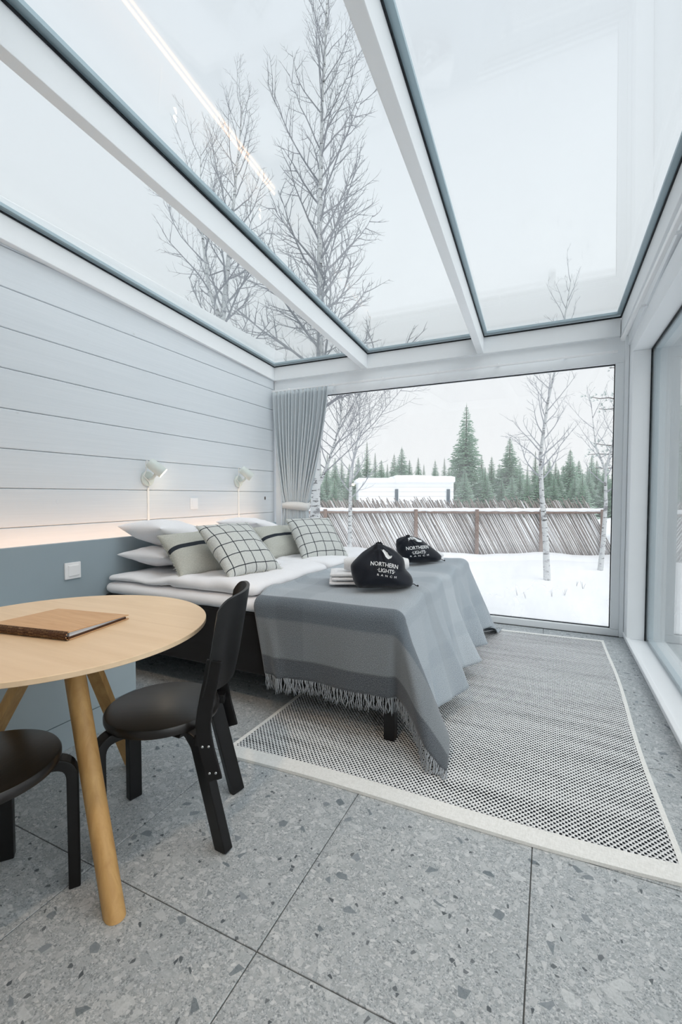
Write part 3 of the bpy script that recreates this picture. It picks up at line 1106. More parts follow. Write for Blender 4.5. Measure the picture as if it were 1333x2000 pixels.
def white_pillow(label, m, w=0.66, h=0.42, t=0.17, seed=0.0):
    mb, uv = pillow_mb(w, h, t, 26, 0.05, seed, 0.010, 0.45)
    o = obj('pillow', mb, M['linen'], smooth=True, weld=True)
    tag(o, label, 'pillow', 'white bed pillows')
    return put(o, m)


def rotm(loc, rx=0.0, ry=0.0, rz=0.0):
    return Matrix.Translation(loc) @ Matrix.Rotation(rz, 4, 'Z') @ Matrix.Rotation(ry, 4, 'Y') @ Matrix.Rotation(rx, 4, 'X')


# long side of each pillow lies along Y
white_pillow('lower white pillow of the near stack beside the headboard panel', rotm((-2.47, 2.43, 0.765), 0.0, 0.10, PI / 2 + 0.02), t=0.15, seed=2)
white_pillow('upper white pillow of the near stack, rising above the headboard panel', rotm((-2.465, 2.45, 0.905), 0.0, 0.24, PI / 2 - 0.04), w=0.70, t=0.20, seed=5)
white_pillow('lower white pillow of the far stack by the curtain', rotm((-2.47, 3.43, 0.765), 0.0, 0.10, PI / 2), t=0.15, seed=8)
white_pillow('upper white pillow of the far stack by the curtain', rotm((-2.465, 3.42, 0.89), 0.0, 0.24, PI / 2 + 0.05), w=0.68, t=0.17, seed=11)


def cushion(kind, label, bl, br, tl, t=0.15, seed=0.0, shift=0.0):
    m = place3(bl, br, tl, shift)
    w = (Vector(br) - Vector(bl)).length
    h = (Vector(tl) - Vector(bl)).length
    mb, uv = pillow_mb(w, h, t, 26, 0.06, seed, 0.008, 0.40)
    root = thing('cushion', label, 'cushion', tuple(m.translation), 'linen cushions leaning on the pillows')
    root.rotation_euler = m.to_euler()
    cv = obj('cover', mb, M[kind], root, smooth=True, uv=uv, off=(0, 0, 0))
    # frayed seam edge all round, on the two upright sides longer
    rnd = random.Random(seed)
    fr = MB()
    for side in range(4):
        for k in range(46):
            s = -1 + 2 * (k + rnd.random()) / 46
            u, v = ((s, -1), (1, s), (s, 1), (-1, s))[side]
            x = w / 2 * u * (1 - 0.06 * (1 - v * v))
            y = h / 2 * v * (1 - 0.06 * (1 - u * u))
            L = rnd.uniform(0.004, 0.012) if side in (0, 2) else rnd.uniform(0.008, 0.018)
            dx, dy = ((0, -1), (1, 0), (0, 1), (-1, 0))[side]
            jx, jy, jz = rnd.uniform(-.006, .006), rnd.uniform(-.006, .006), rnd.uniform(-.008, .008)
            fr.tube([(x - dx * 0.003, y - dy * 0.003, 0), (x + dx * L * .6 + jx * .5, y + dy * L * .6 + jy * .5, jz * .5), (x + dx * L + jx, y + dy * L + jy, jz)], [0.0018, 0.0015, 0.0009], 3)
    stuff(obj('frayed_edge', fr, M['frayed'], root, off=(0, 0, 0)))
    return root


cushion('stripe', 'beige linen cushion with one dark stripe, leftmost on the near side of the bed', (-2.04, 2.035, 0.700), (-1.94, 2.45, 0.705), (-2.29, 2.10, 0.940), seed=1.0)
cushion('check', 'pale linen cushion with dark window-pane check, in front on the near half of the bed', (-1.70, 2.095, 0.715), (-1.60, 2.50, 0.715), (-2.035, 2.16, 1.005), seed=2.0)
cushion('stripe', 'beige linen cushion with one dark stripe, between the two checked cushions', (-1.98, 2.93, 0.700), (-1.88, 3.34, 0.700), (-2.20, 2.98, 0.935), seed=3.0)
cushion('check', 'pale linen cushion with dark window-pane check, farther back beside the curtain', (-1.70, 3.06, 0.70), (-1.48, 3.42, 0.70), (-2.015, 3.10, 0.995), seed=4.0)

# ================================================================== BLANKET (draped over the bed end)
def drape_blanket():
    h = 0.0155
    U, AMAX, BMAX, CMAX = BX1 + 1.458, 0.555, 0.392, 0.50       # width on the bed, overhang at the foot, near and far side
    nu, nv = int((U + AMAX) / h) + 1, int((BMAX + (BY1 - BY0) + CMAX) / h) + 1
    X1, Y0, Y1, ZT = BX1 + 0.008, BY0 - 0.010, BY1 + 0.010, 0.6440
    r = 0.055
    q = r * PI / 2
    # tilt of the fold at a corner, as a loop from vertical out to the tip and back
    keys = [(0.0, 0.0), (0.02, 0.08), (0.07, 0.06), (0.20, -0.10), (0.33, -0.26), (0.405, -0.17), (0.43, -0.02), (0.39, 0.08), (0.31, 0.05), (0.27, 0.0)]
    crv = []
    for i in range(len(keys) - 1):
        k0, k1, k2, k3 = [Vector(keys[min(max(j, 0), len(keys) - 1)]) for j in (i - 1, i, i + 1, i + 2)]
        for n in range(12):
            t = n / 12
            crv.append(0.5 * ((2 * k1) + (k2 - k0) * t + (2 * k0 - 5 * k1 + 4 * k2 - k3) * t * t + (3 * k1 - k0 - 3 * k2 + k3) * t ** 3))
    crv.append(Vector(keys[-1]))
    L = [0.0]
    for i in range(len(crv) - 1):
        L.append(L[-1] + (crv[i + 1] - crv[i]).length)

    def loop(f):
        s = f * L[-1]
        for i in range(len(crv) - 1):
            if s <= L[i + 1] + 1e-9:
                return crv[i].lerp(crv[i + 1], (s - L[i]) / max(1e-9, L[i + 1] - L[i]))
        return crv[-1]

    def foot_flare(y, dn):
        """how far the foot side swings out at depth dn below the edge"""
        w = y + 0.20 * dn - 0.05 * math.sin(y * 3.0)
        f = 0.5 + 0.5 * math.cos(2 * PI * (w - 3.02) / 0.46)
        f2 = 0.5 + 0.5 * math.cos(2 * PI * (w - 2.86) / 0.21 + 1.0)
        e = min(1.0, max(0.0, (y - Y0) / 0.35))
        return lerp(0.27, 0.16, e) * dn + e * dn * (0.20 * f ** 1.2 + 0.09 * f2 + 0.05 * nz(y * 3, dn * 2, 5))

    def near_flare(x, dn):
        g = math.exp(-((x + 1.385 - 0.16 * dn) / 0.030) ** 2)          # one soft fold near the left border
        g2 = math.exp(-((x + 0.70) / 0.05) ** 2)
        return 0.03 * dn + g * 0.085 * dn + g2 * 0.03 * dn + 0.020 * dn * math.sin(x * 13.0) + 0.04 * dn * nz(x * 5, dn * 3, 2)

    P = np.zeros((nu, nv, 3))
    for i in range(nu):
        u = -1.458 + i * (U + AMAX) / (nu - 1)
        a = u - (X1 - r)
        for j in range(nv):
            v = BY0 - BMAX + j * (BMAX + BY1 - BY0 + CMAX) / (nv - 1)
            b = (Y0 + r) - v
            c = v - (Y1 - r)
            far = c > 0
            bb = c if far else b
            # lies on the bed, with soft wrinkles and the duvet hem under the left border
            z = ZT + 0.0045 + 0.0035 * nz(u, v, 0, 3.2) + 0.030 * min(1, max(0, (-1.425 - u) / 0.045)) * min(1, max(0, -b / 0.05)) * min(1, max(0, -c / 0.05))
            dfo = u - (X1 - 0.40)
            ridge = 0.0
            if dfo > 0:
                ridge = 0.030 * min(1, dfo / 0.3) * (0.5 + 0.5 * math.cos(2 * PI * (v - 3.02 + 0.3 * dfo) / 0.46)) ** 1.4 * min(1, max(0, (v - Y0 - 0.1) / 0.3)) * min(1, max(0, (Y1 - v) / 0.2))
            ridge += 0.017 * max(0.0, nz(u * 1.0, v * 2.2, 9, 2.0)) * min(1, max(0, -b / 0.1))
            z += ridge
            if a <= 0 and bb <= 0:
                p = (u, v, z)
            elif a > 0 and bb <= 0:
                g = min(a, q) / r
                dn = max(0.0, a - q)
                fl = foot_flare(v, dn)
                le = math.sqrt(max(1e-6, 1 - min(0.75, (fl / max(dn, 1e-6)) ** 2))) if dn > 0 else 1
                p = (X1 - r + r * math.sin(g) + fl, v + 0.04 * dn * math.sin(v * 7), z - r + r * math.cos(g) - dn * le)
            elif a <= 0:
                g = min(bb, q) / r
                dn = max(0.0, bb - q)
                fl = near_flare(u, dn)
                xs = u + 0.22 * dn * max(0, 1 - (u + 1.458) / 0.35)
                if far:
                    p = (xs, Y1 - r + r * math.sin(g) + fl, z - r + r * math.cos(g) - dn)
                else:
                    p = (xs, Y0 + r - r * math.sin(g) - fl, z - r + r * math.cos(g) - dn * 0.995)
            else:
                rho = math.hypot(a, bb)
                ph = math.atan2(a, bb)
                g = min(rho, q) / r
                dn = max(0.0, rho - q)
                t = loop(ph / (PI / 2))
                fl0, fl1 = near_flare(X1 - r, dn), foot_flare(Y1 - r if far else Y0 + r, dn)
                wA, wB = max(0, 1 - ph / 0.5), max(0, 1 - (PI / 2 - ph) / 0.5)
                tx, ty = t.x, t.y
                d = Vector((tx, ty, -1)).normalized()
                hx, hy = math.sin(ph), -math.cos(ph)
                px = X1 - r + r * math.sin(g) * hx + d.x * dn
                py = r - r * math.sin(g) * (-hy) + d.y * dn - fl0 * wA
                if wB > 0:
                    px = lerp(px, X1 + fl1, wB * 0.6) if ph > PI / 2 - 1e-3 else px
                pz = ZT + 0.0045 - r + r * math.cos(g) + d.z * dn
                yy = (Y1 - py) if far else (Y0 + py)
                p = (px, yy, pz)
            x, y, zz = p
            fl_ = 0.0225 + 0.003 * nz(x, y, 4, 20)
            if zz < fl_:
                ex = (fl_ - zz) * 0.7
                zz = fl_
                x += ex * 0.35
                y += ex * (0.6 if far else -0.6)
            P[i, j] = (x, y, zz)
    # let the creases relax a little
    for _ in range(3):
        Q = P.copy()
        Q[1:-1, 1:-1] = (P[1:-1, 1:-1] * 2 + P[2:, 1:-1] + P[:-2, 1:-1] + P[1:-1, 2:] + P[1:-1, :-2]) / 6
        hang = (P[..., 2] < ZT - 0.06)[..., None]
        P = np.where(hang, Q, P)
    return P, (U + AMAX) / (nu - 1), (BMAX + BY1 - BY0 + CMAX) / (nv - 1)


BP, BHU, BHV = drape_blanket()
bl = thing('wool_blanket', 'grey fringed wool blanket with darker stripes draped over the bed end', 'blanket', (-0.95, 2.95, 0.0))
nu, nv = BP.shape[:2]
buv = [(i * BHU, j * BHV) for i in range(nu) for j in range(nv)]
bo = obj('cloth', MB().grid([[tuple(BP[i, j]) for j in range(nv)] for i in range(nu)]), M['blanket'], bl, smooth=True, uv=buv)
md = bo.modifiers.new('thick', 'SOLIDIFY')
md.thickness = 0.006
md.offset = 0.0
rnd = random.Random(9)


def fringe(edge, inward, n):
    mb = MB()
    m = len(edge) - 1
    for k in range(n):
        f = (k + 0.5) / n * m
        i = min(int(f), m - 1)
        p = Vector(edge[i]).lerp(Vector(edge[i + 1]), f - i)
        q = Vector(inward[i]).lerp(Vector(inward[i + 1]), f - i)
        d = (p - q).normalized()
        L = rnd.uniform(0.062, 0.092)
        pts, c = [p - d * 0.004], p.copy()
        ph, aw = rnd.uniform(0, 6.28), rnd.uniform(0.15, 0.5)
        side = (Vector(edge[i + 1]) - Vector(edge[i])).normalized()
        for s in range(5):
            g = Vector((0, 0, -1))
            dd = (d * (1 - 0.18 * s) + g * 0.16 * s + side * aw * math.sin(ph + s * 1.5) + d.cross(side) * aw * 0.5 * math.cos(ph + s * 1.7)).normalized()
            c = c + dd * (L / 5)
            if c.z < 0.0185:
                c.z = 0.0185 + rnd.uniform(0, 0.004)
            pts.append(c.copy())
        mb.tube(pts, [0.0024, 0.0026, 0.0024, 0.0025, 0.0022, 0.0012], 4)
    return mb


stuff(obj('fringe', fringe([BP[i, 0] for i in range(nu)], [BP[i, 2] for i in range(nu)], 175), M['fringe'], bl, smooth=True))
stuff(obj('fringe', fringe([BP[i, nv - 1] for i in range(nu)], [BP[i, nv - 3] for i in range(nu)], 175), M['fringe'], bl, smooth=True))

# surface of the blanket, for what rests on it
BV = BVHTree.FromPolygons([tuple(p) for p in BP.reshape(-1, 3)], [(i * nv + j, (i + 1) * nv + j, (i + 1) * nv + j + 1, i * nv + j + 1) for i in range(nu - 1) for j in range(nv - 1)])


def top_at(x, y):
    hit = BV.ray_cast(Vector((x, y, 2)), Vector((0, 0, -1)))
    return hit[0].z + 0.004 if hit[0] else 0.66

# ================================================================== ROUND TABLE
TC = Vector((-1.562, 0.985, 0))
tb = thing('round_table', 'round birch dining table with slanting oak legs, in the left foreground', 'table', (TC.x, TC.y, 0))
tp = MB()
R = 0.4995
tp.lathe([(R - 0.002, 0.740)], 128)
prof = [(R - 0.0015, 0.740), (R, 0.7385), (R, 0.7255), (R - 0.0015, 0.724)]
tp = MB()
tp.lathe(prof, 144, M=Matrix.Translation((TC.x, TC.y, 0)))
for f in range(len(tp.f)):
    tp.m[f] = 1
tp.m[-1] = 0
tp.m[-2] = 0
# caps: top face looks up, underside is plain ply
n_ = 144
tp.f[-2], tp.f[-1] = tuple(reversed(tp.f[-2])), tuple(reversed(tp.f[-1]))
obj('tabletop', tp, [M['table'], M['ply']], tb)
obj('under_block', MB().lathe([(0.10, 0.690), (0.105, 0.695), (0.105, 0.7235)], 6, M=Matrix.Translation((TC.x, TC.y, 0))), M['oak'], tb, bevel=0.003)


def half_round(foot, top, w0, w1, outward):
    """leg with round outer side and flat inner side, from floor to table top"""
    f, t = Vector(foot), Vector(top)
    d = (t - f).normalized()
    o = Vector(outward)
    o = (o - d * o.dot(d)).normalized()
    s = d.cross(o)
    mb = MB()
    rows = []
    nseg = 11
    for i in range(7):
        q = i / 6
        c = f.lerp(t, q)
        w = lerp(w0, w1, q) / 2
        ring = [c + s * (-w) - o * (w * 0.45), ]
        for k in range(nseg):
            a = -PI / 2 + PI * k / (nseg - 1)
            ring.append(c + s * (w * math.sin(a)) + o * (w * math.cos(a)) * 1.0)
        ring.append(c + s * w - o * (w * 0.45))
        for p in ring:
            if i == 0:
                pl = p + d * ((0.0008 - p.z) / d.z)
                p.x, p.y, p.z = pl
            if i == 6:
                pl = p + d * ((0.7235 - p.z) / d.z)
                p.x, p.y, p.z = pl
        rows.append(ring)
    n = len(rows[0])
    vs = [tuple(p) for r_ in rows for p in r_]
    fs = []
    for i in range(6):
        for k in range(n):
            k2 = (k + 1) % n
            fs.append((i * n + k, i * n + k2, (i + 1) * n + k2, (i + 1) * n + k))
    fs.append(tuple(reversed(range(n))))
    fs.append(tuple(6 * n + k for k in range(n)))
    return mb.add(vs, fs)


for ang, rf, rt_ in ((-17.5, 0.478, 0.125), (106.0, 0.405, 0.085), (200.0, 0.45, 0.035)):
    a = math.radians(ang)
    d = Vector((math.cos(a), math.sin(a), 0))
    lg = obj('leg', half_round(TC + d * rf, TC + d * rt_ + Vector((0, 0, 0.724)), 0.056, 0.060, d), M['oak'], tb, smooth=True, angle=0.7, bevel=0.0)

# folder lying on the table
fo = thing('menu_folder', 'wooden covered ring folder with slotted spine lying on the round table', 'folder', (-1.55, 1.0, 0.740))
A_ = Vector((-1.374, 0.893, 0)); ex = (Vector((-1.652, 0.849, 0)) - A_).normalized(); ey = Vector((-ex.y, ex.x, 0)); ey = -ey if ey.y < 0 else ey
WF, DF = 0.335, 0.268


def fol(u, v, z):
    p = A_ + ex * u + ey * v
    return (p.x, p.y, z)


def slab(u0, u1, v0, v1, za, zb, th):
    """slab whose height runs from za at v0 to zb at v1"""
    a = [fol(u0, v0, za), fol(u1, v0, za), fol(u1, v1, zb), fol(u0, v1, zb)]
    return MB().hexa(a, [(x, y, z + th) for x, y, z in a])


obj('back_cover', slab(0, WF, 0.012, DF, 0.7408, 0.7408, 0.003), M['folder'], fo, bevel=0.0008, seg=1)
obj('front_cover', slab(0, WF, 0.010, DF, 0.7655, 0.7535, 0.003), M['folder'], fo, bevel=0.0008, seg=1)
obj('inner_binding', slab(0.003, WF - 0.004, 0.008, DF - 0.012, 0.744, 0.744, 0.0072), M['folderdark'], fo)
pgb = MB()
for i in range(3):
    q = slab(0.004, WF - 0.008, 0.014, DF - 0.016, 0.7515 + i * 0.0046, 0.7495 + i * 0.0008, 0.0030 if i else 0.004)
    pgb.add(q.v, q.f)
obj('pages', pgb, M['paper'], fo)
spn = []
for i in range(9):
    a = -PI / 2 + PI * i / 8
    spn.append((0.010 - 0.013 * math.cos(a), 0.7547 + 0.0139 * math.sin(a)))
sb = MB()
for i in range(len(spn) - 1):
    (v0, z0), (v1, z1) = spn[i], spn[i + 1]
    n1 = Vector((z1 - z0, -(v1 - v0))).normalized() * 0.0028
    # each strip of the living hinge is cut by short slots
    k = 14
    for j in range(k):
        u0 = WF * j / k + (0.0 if i % 2 else WF / k / 2) + 0.0012
        u1 = u0 + WF / k - 0.0024
        u0, u1 = max(0, u0), min(WF, u1)
        g = 0.12
        va, za, vbq, zb = lerp(v0, v1, g), lerp(z0, z1, g), lerp(v0, v1, 1 - g), lerp(z0, z1, 1 - g)
        a = [fol(u0, va, za), fol(u1, va, za), fol(u1, vbq, zb), fol(u0, vbq, zb)]
        b = [fol(u0, va + n1.x, za + n1.y), fol(u1, va + n1.x, za + n1.y), fol(u1, vbq + n1.x, zb + n1.y), fol(u0, vbq + n1.x, zb + n1.y)]
        sb.hexa(a, b)
stuff(obj('spine_slats', sb, M['folder'], fo))
core = MB()
core.grid([[fol(u, v, z) for (v, z) in spn] for u in (0.001, WF - 0.001)])
co = obj('spine_core', core, M['folderdark'], fo)

# ================================================================== CHAIRS
def sweep_rect(path, width, thick, wdir, wdir_end=None):
    """rectangular bar along a path; wdir is the direction of its width"""
    path = [Vector(p) for p in path]
    mb = MB()
    n = len(path)
    for i, p in enumerate(path):
        d = (path[min(i + 1, n - 1)] - path[max(i - 1, 0)]).normalized()
        w = Vector(wdir)
        w = (w - d * w.dot(d)).normalized()
        t = d.cross(w)
        for sw, st in ((-1, -1), (1, -1), (1, 1), (-1, 1)):
            q = p + w * sw * width / 2 + t * st * thick / 2
            mb.v.append(tuple(q))
    for i in range(n - 1):
        for k in range(4):
            k2 = (k + 1) % 4
            mb.f.append((i * 4 + k, i * 4 + k2, (i + 1) * 4 + k2, (i + 1) * 4 + k))
            mb.m.append(0)
    mb.f.append((3, 2, 1, 0))
    mb.f.append(tuple((n - 1) * 4 + k for k in range(4)))
    mb.m += [0, 0]
    return mb


def bent_leg(foot, bend_at, inward, run, r=0.055):
    """straight from foot to bend_at, then a rounded knee to the horizontal along inward"""
    f, b, inn = Vector(foot), Vector(bend_at), Vector(inward).normalized()
    u = (b - f).normalized()
    pts = [f, f.lerp(b, 0.5), b - u * r]
    p0, p1, p2 = b - u * r, b, b + inn * r
    for i in range(1, 8):
        t = i / 8
        pts.append(p0 * (1 - t) ** 2 + p1 * 2 * t * (1 - t) + p2 * t * t)
    pts += [p2, b + inn * run]
    return pts


def make_chair(label, loc, rz):
    t = thing('dining_chair', label, 'chair', loc, 'black round-seated dining chairs', rz)
    z0 = (0, 0, 0)
    obj('seat', MB().lathe([(0.186, 0.409), (0.194, 0.412), (0.197, 0.420), (0.197, 0.434), (0.193, 0.441), (0.186, 0.4425)], 72), M['blackseat'], t, off=z0, smooth=True, angle=0.7)
    for s in (1, -1):
        # front legs set radially under the seat rim
        d = Vector((-0.16, 0.148 * s, 0)).normalized()
        foot = Vector((-0.165, 0.150 * s, 0.0006))
        tan = Vector((-d.y, d.x, 0))
        obj('leg', sweep_rect(bent_leg(foot, foot + Vector((0, 0, 0.3935)), -d, 0.15), 0.050, 0.032, tan), M['black'], t, off=z0, bevel=0.004)
        # rear legs splayed backwards
        foot = Vector((0.238, 0.152 * s, 0.0006))
        top = Vector((0.150, 0.138 * s, 0.3945))
        obj('leg', sweep_rect(bent_leg(foot, top, Vector((-0.15, -0.09 * s, 0)), 0.14), 0.054, 0.034, (0.80, 0.60 * s, 0)), M['black'], t, off=z0, bevel=0.004)
    # back: broad curved rest carried by two blades bolted to the rear legs
    def bx(z):
        ks = [(0.25, 0.218), (0.38, 0.186), (0.44, 0.178), (0.52, 0.190), (0.62, 0.212), (0.74, 0.232), (0.86, 0.252)]
        for (a, xa), (b, xb) in zip(ks, ks[1:]):
            if z <= b:
                q = (z - a) / (b - a)
                return lerp(xa, xb, q)
        return ks[-1][1]
    YB_ = 0.178
    G, H = [], []
    A_MAX = math.radians(82)
    for i in range(33):
        s = -1 + 2 * i / 32
        an = A_MAX * s
        zt = 0.864 - 0.045 * abs(s) ** 6
        zb = 0.560 - 0.015 * (1 - s * s) - 0.02 * abs(s) ** 8
        ra, rb = [], []
        y = YB_ * math.sin(an) / math.sin(A_MAX)
        xo = 0.080 * (math.cos(an) - math.cos(A_MAX)) - 0.016
        nx, ny = math.cos(an) / 0.080, math.sin(an) / YB_
        l = math.hypot(nx, ny)
        for j in range(13):
            z = lerp(zb, zt, j / 12)
            x = bx(z) + xo
            ra.append((x - 0.006 * nx / l, y - 0.006 * ny / l, z))
            rb.append((x + 0.006 * nx / l, y + 0.006 * ny / l, z))
        G.append(ra)
        H.append(rb)
    mb = MB().grid([r[::-1] for r in G]).grid(H)
    def rim(a, b):
        mb.add(list(a) + list(b), [(k, k + 1, len(a) + k + 1, len(a) + k) for k in range(len(a) - 1)])
    rim([g[0] for g in G], [h[0] for h in H])
    rim([h[-1] for h in H], [g[-1] for g in G])
    rim(H[0], G[0])
    rim(G[-1], H[-1])
    obj('backrest', mb, M['black'], t, off=z0, smooth=True, angle=0.9, weld=True)
    for s in (1, -1):
        path = [(bx(z), (YB_ - 0.002) * s, z) for z in (0.258, 0.30, 0.36, 0.41, 0.45, 0.50, 0.54, 0.58, 0.66)]
        obj('back_blade', sweep_rect(path, 0.050, 0.0125, (1, 0, 0)), M['black'], t, off=z0, bevel=0.004)
        for (z, dx) in ((0.285, -0.010), (0.285, 0.010), (0.375, -0.010), (0.375, 0.010)):
            x = bx(z) + dx
            obj('bolt', MB().lathe([(0.0045, -0.001), (0.0045, 0.0012), (0.003, 0.0022)], 10, M=Matrix.Translation((x, (YB_ + 0.004) * s, z)) @ Matrix.Rotation(-PI / 2 * s, 4, 'X')), M['steel'], t, off=z0)
        obj('spacer_block', MB().box(0.15, 0.195, min(0.130 * s, 0.172 * s), max(0.130 * s, 0.172 * s), 0.372, 0.405), M['black'], t, off=z0, bevel=0.003)
    return t


make_chair('black chair with round seat standing between the round table and the bed', (-1.267, 1.177, 0), math.radians(30))
make_chair('black chair pushed under the near side of the table, cut by the left edge', (-1.447, 0.684, 0), math.radians(-83))

# ================================================================== BAGS AND TOWELS ON THE BLANKET
VR = Vector((math.cos(math.radians(25.1)), math.sin(math.radians(25.1)), 0))     # along the printed face of the bags
VB = Vector((-VR.y, VR.x, 0))                                                   # into the bag, away from the print


def text_mesh(body, size, bold=0.012):
    cu = bpy.data.curves.new('lettering', 'FONT')
    cu.body = body
    cu.size = size
    cu.align_x = 'CENTER'
    cu.offset = bold * size
    cu.resolution_u = 3
    ob = bpy.data.objects.new('lettering', cu)
    C.objects.link(ob)
    dg = bpy.context.evaluated_depsgraph_get()
    me = bpy.data.meshes.new_from_object(ob.evaluated_get(dg))
    bpy.data.objects.remove(ob)
    bpy.data.curves.remove(cu)
    bm = bmesh.new()
    bm.from_mesh(me)
    bmesh.ops.triangulate(bm, faces=bm.faces)
    for _ in range(2):
        bmesh.ops.subdivide_edges(bm, edges=[e for e in bm.edges if e.calc_length() > 0.008], cuts=1)
        bmesh.ops.triangulate(bm, faces=bm.faces)
    v = [tuple(p.co) for p in bm.verts]
    f = [tuple(p.index for p in q.verts) for q in bm.faces]
    bm.free()
    bpy.data.meshes.remove(me)
    return v, f


def drawstring_bag(label, base, outline, scale, x0, y0, depth, words, emblem, seed, lean):
    """stuffed cloth bag; outline in photo-like units (x right, y down) around x0,y0 at the base"""
    base = Vector(base)
    pts = [((x - x0) * scale, (y0 - y) * scale) for x, y in outline]
    n = len(pts)
    ca = sum(p[0] for p in pts) / n
    cc_ = (max(p[1] for p in pts) + min(p[1] for p in pts)) * 0.40
    # resample the outline by angle
    NA = 96
    per = []
    L = [0]
    for i in range(n):
        a, b = pts[i], pts[(i + 1) % n]
        L.append(L[-1] + math.hypot(b[0] - a[0], b[1] - a[1]))
    for k in range(NA):
        s = L[-1] * k / NA
        i = max(j for j in range(n) if L[j] <= s)
        q = (s - L[i]) / (L[i + 1] - L[i])
        a, b = pts[i], pts[(i + 1) % n]
        per.append((lerp(a[0], b[0], q), lerp(a[1], b[1], q)))
    per = [tuple((per[k - 1][c] + 2 * per[k][c] + per[(k + 1) % NA][c]) / 4 for c in (0, 1)) for k in range(NA)]
    top = max(per, key=lambda p: p[1])
    NR = 16
    rings = {}
    def P(k, rr, side):
        pa, pc = per[k % NA]
        a = ca + (pa - ca) * rr
        c = cc_ + (pc - cc_) * rr
        e = max(0.0, 1 - rr ** 2.4) ** 0.55
        b = depth * e * (1.0 - 0.35 * max(0, c) / (top[1] + 1e-6))
        # creases gathered at the neck
        ta, tcx = a - top[0], c - top[1]
        rr2 = math.hypot(ta, tcx)
        ang = math.atan2(tcx, ta)
        cr = 0.015 * math.sin(ang * 15 + seed) * math.exp(-rr2 / 0.08) * min(1, e * 2)
        cr += 0.011 * nz(a + seed, c, side, 14) * min(1, e * 2) + 0.010 * nz(a, c + seed, side, 6) * min(1, e * 2)
        b = max(0.002, b + cr) if e > 0 else 0.0
        b = b * side + lean * c
        q = base + VR * a + VB * b + Vector((0, 0, 1)) * c
        return q
    mb = MB()
    V = []
    idx = {}
    for side in (-1, 1):
        for r_ in range(NR + 1):
            rr = math.sin(r_ / NR * PI / 2)
            for k in range(NA):
                if r_ == 0 and k:
                    idx[(side, r_, k)] = idx[(side, 0, 0)]
                    continue
                if r_ == NR and side == 1:
                    idx[(side, r_, k)] = idx[(-1, r_, k)]
                    continue
                idx[(side, r_, k)] = len(V)
                V.append(tuple(P(k, rr, side)))
    F = []
    for side in (-1, 1):
        for r_ in range(NR):
            for k in range(NA):
                q = [idx[(side, r_, k)], idx[(side, r_, k + 1 if k + 1 < NA else 0)], idx[(side, r_ + 1, k + 1 if k + 1 < NA else 0)], idx[(side, r_ + 1, k)]]
                if q[0] == q[1]:
                    q = q[1:]
                F.append(tuple(q if side > 0 else q[::-1]))
    mb.add(V, F)
    root = thing('drawstring_bag', label, 'bag', tuple(base), 'printed drawstring bags')
    obj('sack', mb, M['bag'], root, smooth=True)
    bv = BVHTree.FromPolygons(V, F)

    def onto(a, c):
        o = base + VR * a + Vector((0, 0, 1)) * c - VB * 0.6
        h = bv.ray_cast(o, VB)
        if h[0] is None:
            h = bv.find_nearest(o + VB * 0.5)
        nn = h[1] if h[1].dot(VB) < 0 else -h[1]
        return h[0] + nn * 0.0016
    for (body, size, x, y, tilt, arc, sx, nm) in words:
        v, f = text_mesh(body, size)
        vs = []
        ct_, st_ = math.cos(tilt), math.sin(tilt)
        for (px, py, _) in v:
            px *= sx
            py += -arc * px * px
            a = (x - x0) * scale + px * ct_ - py * st_
            c = (y0 - y) * scale + px * st_ + py * ct_
            vs.append(tuple(onto(a, c)))
        m2 = MB().add(vs, f)
        obj('printed_lettering', m2, M['print'], root)
    em = MB()
    el, er = emblem
    vs = []
    for (xa, ya), (xb, yb) in zip(el, er):
        for q in (0, 0.5, 1):
            vs.append(tuple(onto((lerp(xa, xb, q) - x0) * scale, (y0 - lerp(ya, yb, q)) * scale)))
    fs = []
    for i in range(len(el) - 1):
        for q in range(2):
            fs.append((i * 3 + q, i * 3 + q + 1, i * 3 + q + 4, i * 3 + q + 3))
    obj('printed_emblem', em.add(vs, fs), M['print'], root)
    # gathered neck: a small ruffle of cloth standing out at the top
    nk = base + VR * top[0] + Vector((0, 0, top[1] - 0.012)) + VB * (lean * top[1] - 0.010)
    ax = (Vector((0, 0, 1)) - VB * 0.75).normalized()
    Mn = Matrix.Translation(nk) @ frame_from(ax)
    rows = []
    for k in range(37):
        a = 2 * PI * k / 36
        w = 1 + 0.22 * math.sin(a * 7 + seed) + 0.1 * math.sin(a * 3)
        rows.append([Mn @ Vector((math.cos(a) * r_ * w, math.sin(a) * r_ * w, z_)) for r_, z_ in ((0.020, -0.014), (0.013, 0.0), (0.018 * 1.0, 0.012), (0.015, 0.011), (0.006, -0.004))])
    obj('gathered_neck', MB().grid(rows), M['bag'], root, smooth=True)
    # cords run out at the lower corner and round the gathered neck
    cr_ = max(per, key=lambda p: p[0] - 0.7 * p[1])
    p0 = base + VR * (cr_[0] - 0.004) + Vector((0, 0, max(0.012, cr_[1]))) + VB * lean * cr_[1]
    cpts = [p0, p0 + VR * 0.012 + Vector((0, 0, 0.004)) - VB * 0.006, p0 + VR * 0.022 - VB * 0.012 + Vector((0, 0, -0.004)), p0 + VR * 0.030 - VB * 0.006 + Vector((0, 0, -0.007))]
    cd = MB().tube(cpts, 0.0026, 6).tube([cpts[-1] + Vector((0, 0, 0.001)), cpts[-1] + VR * 0.008], 0.0048, 7)
    obj('drawcord', cd, M['cord'], root, smooth=True)
    return root


def interp_pts(p, n=5):
    out = []
    for i in range(len(p) - 1):
        for k in range(n):
            out.append((lerp(p[i][0], p[i + 1][0], k / n), lerp(p[i][1], p[i + 1][1], k / n)))
    return out + [p[-1]]


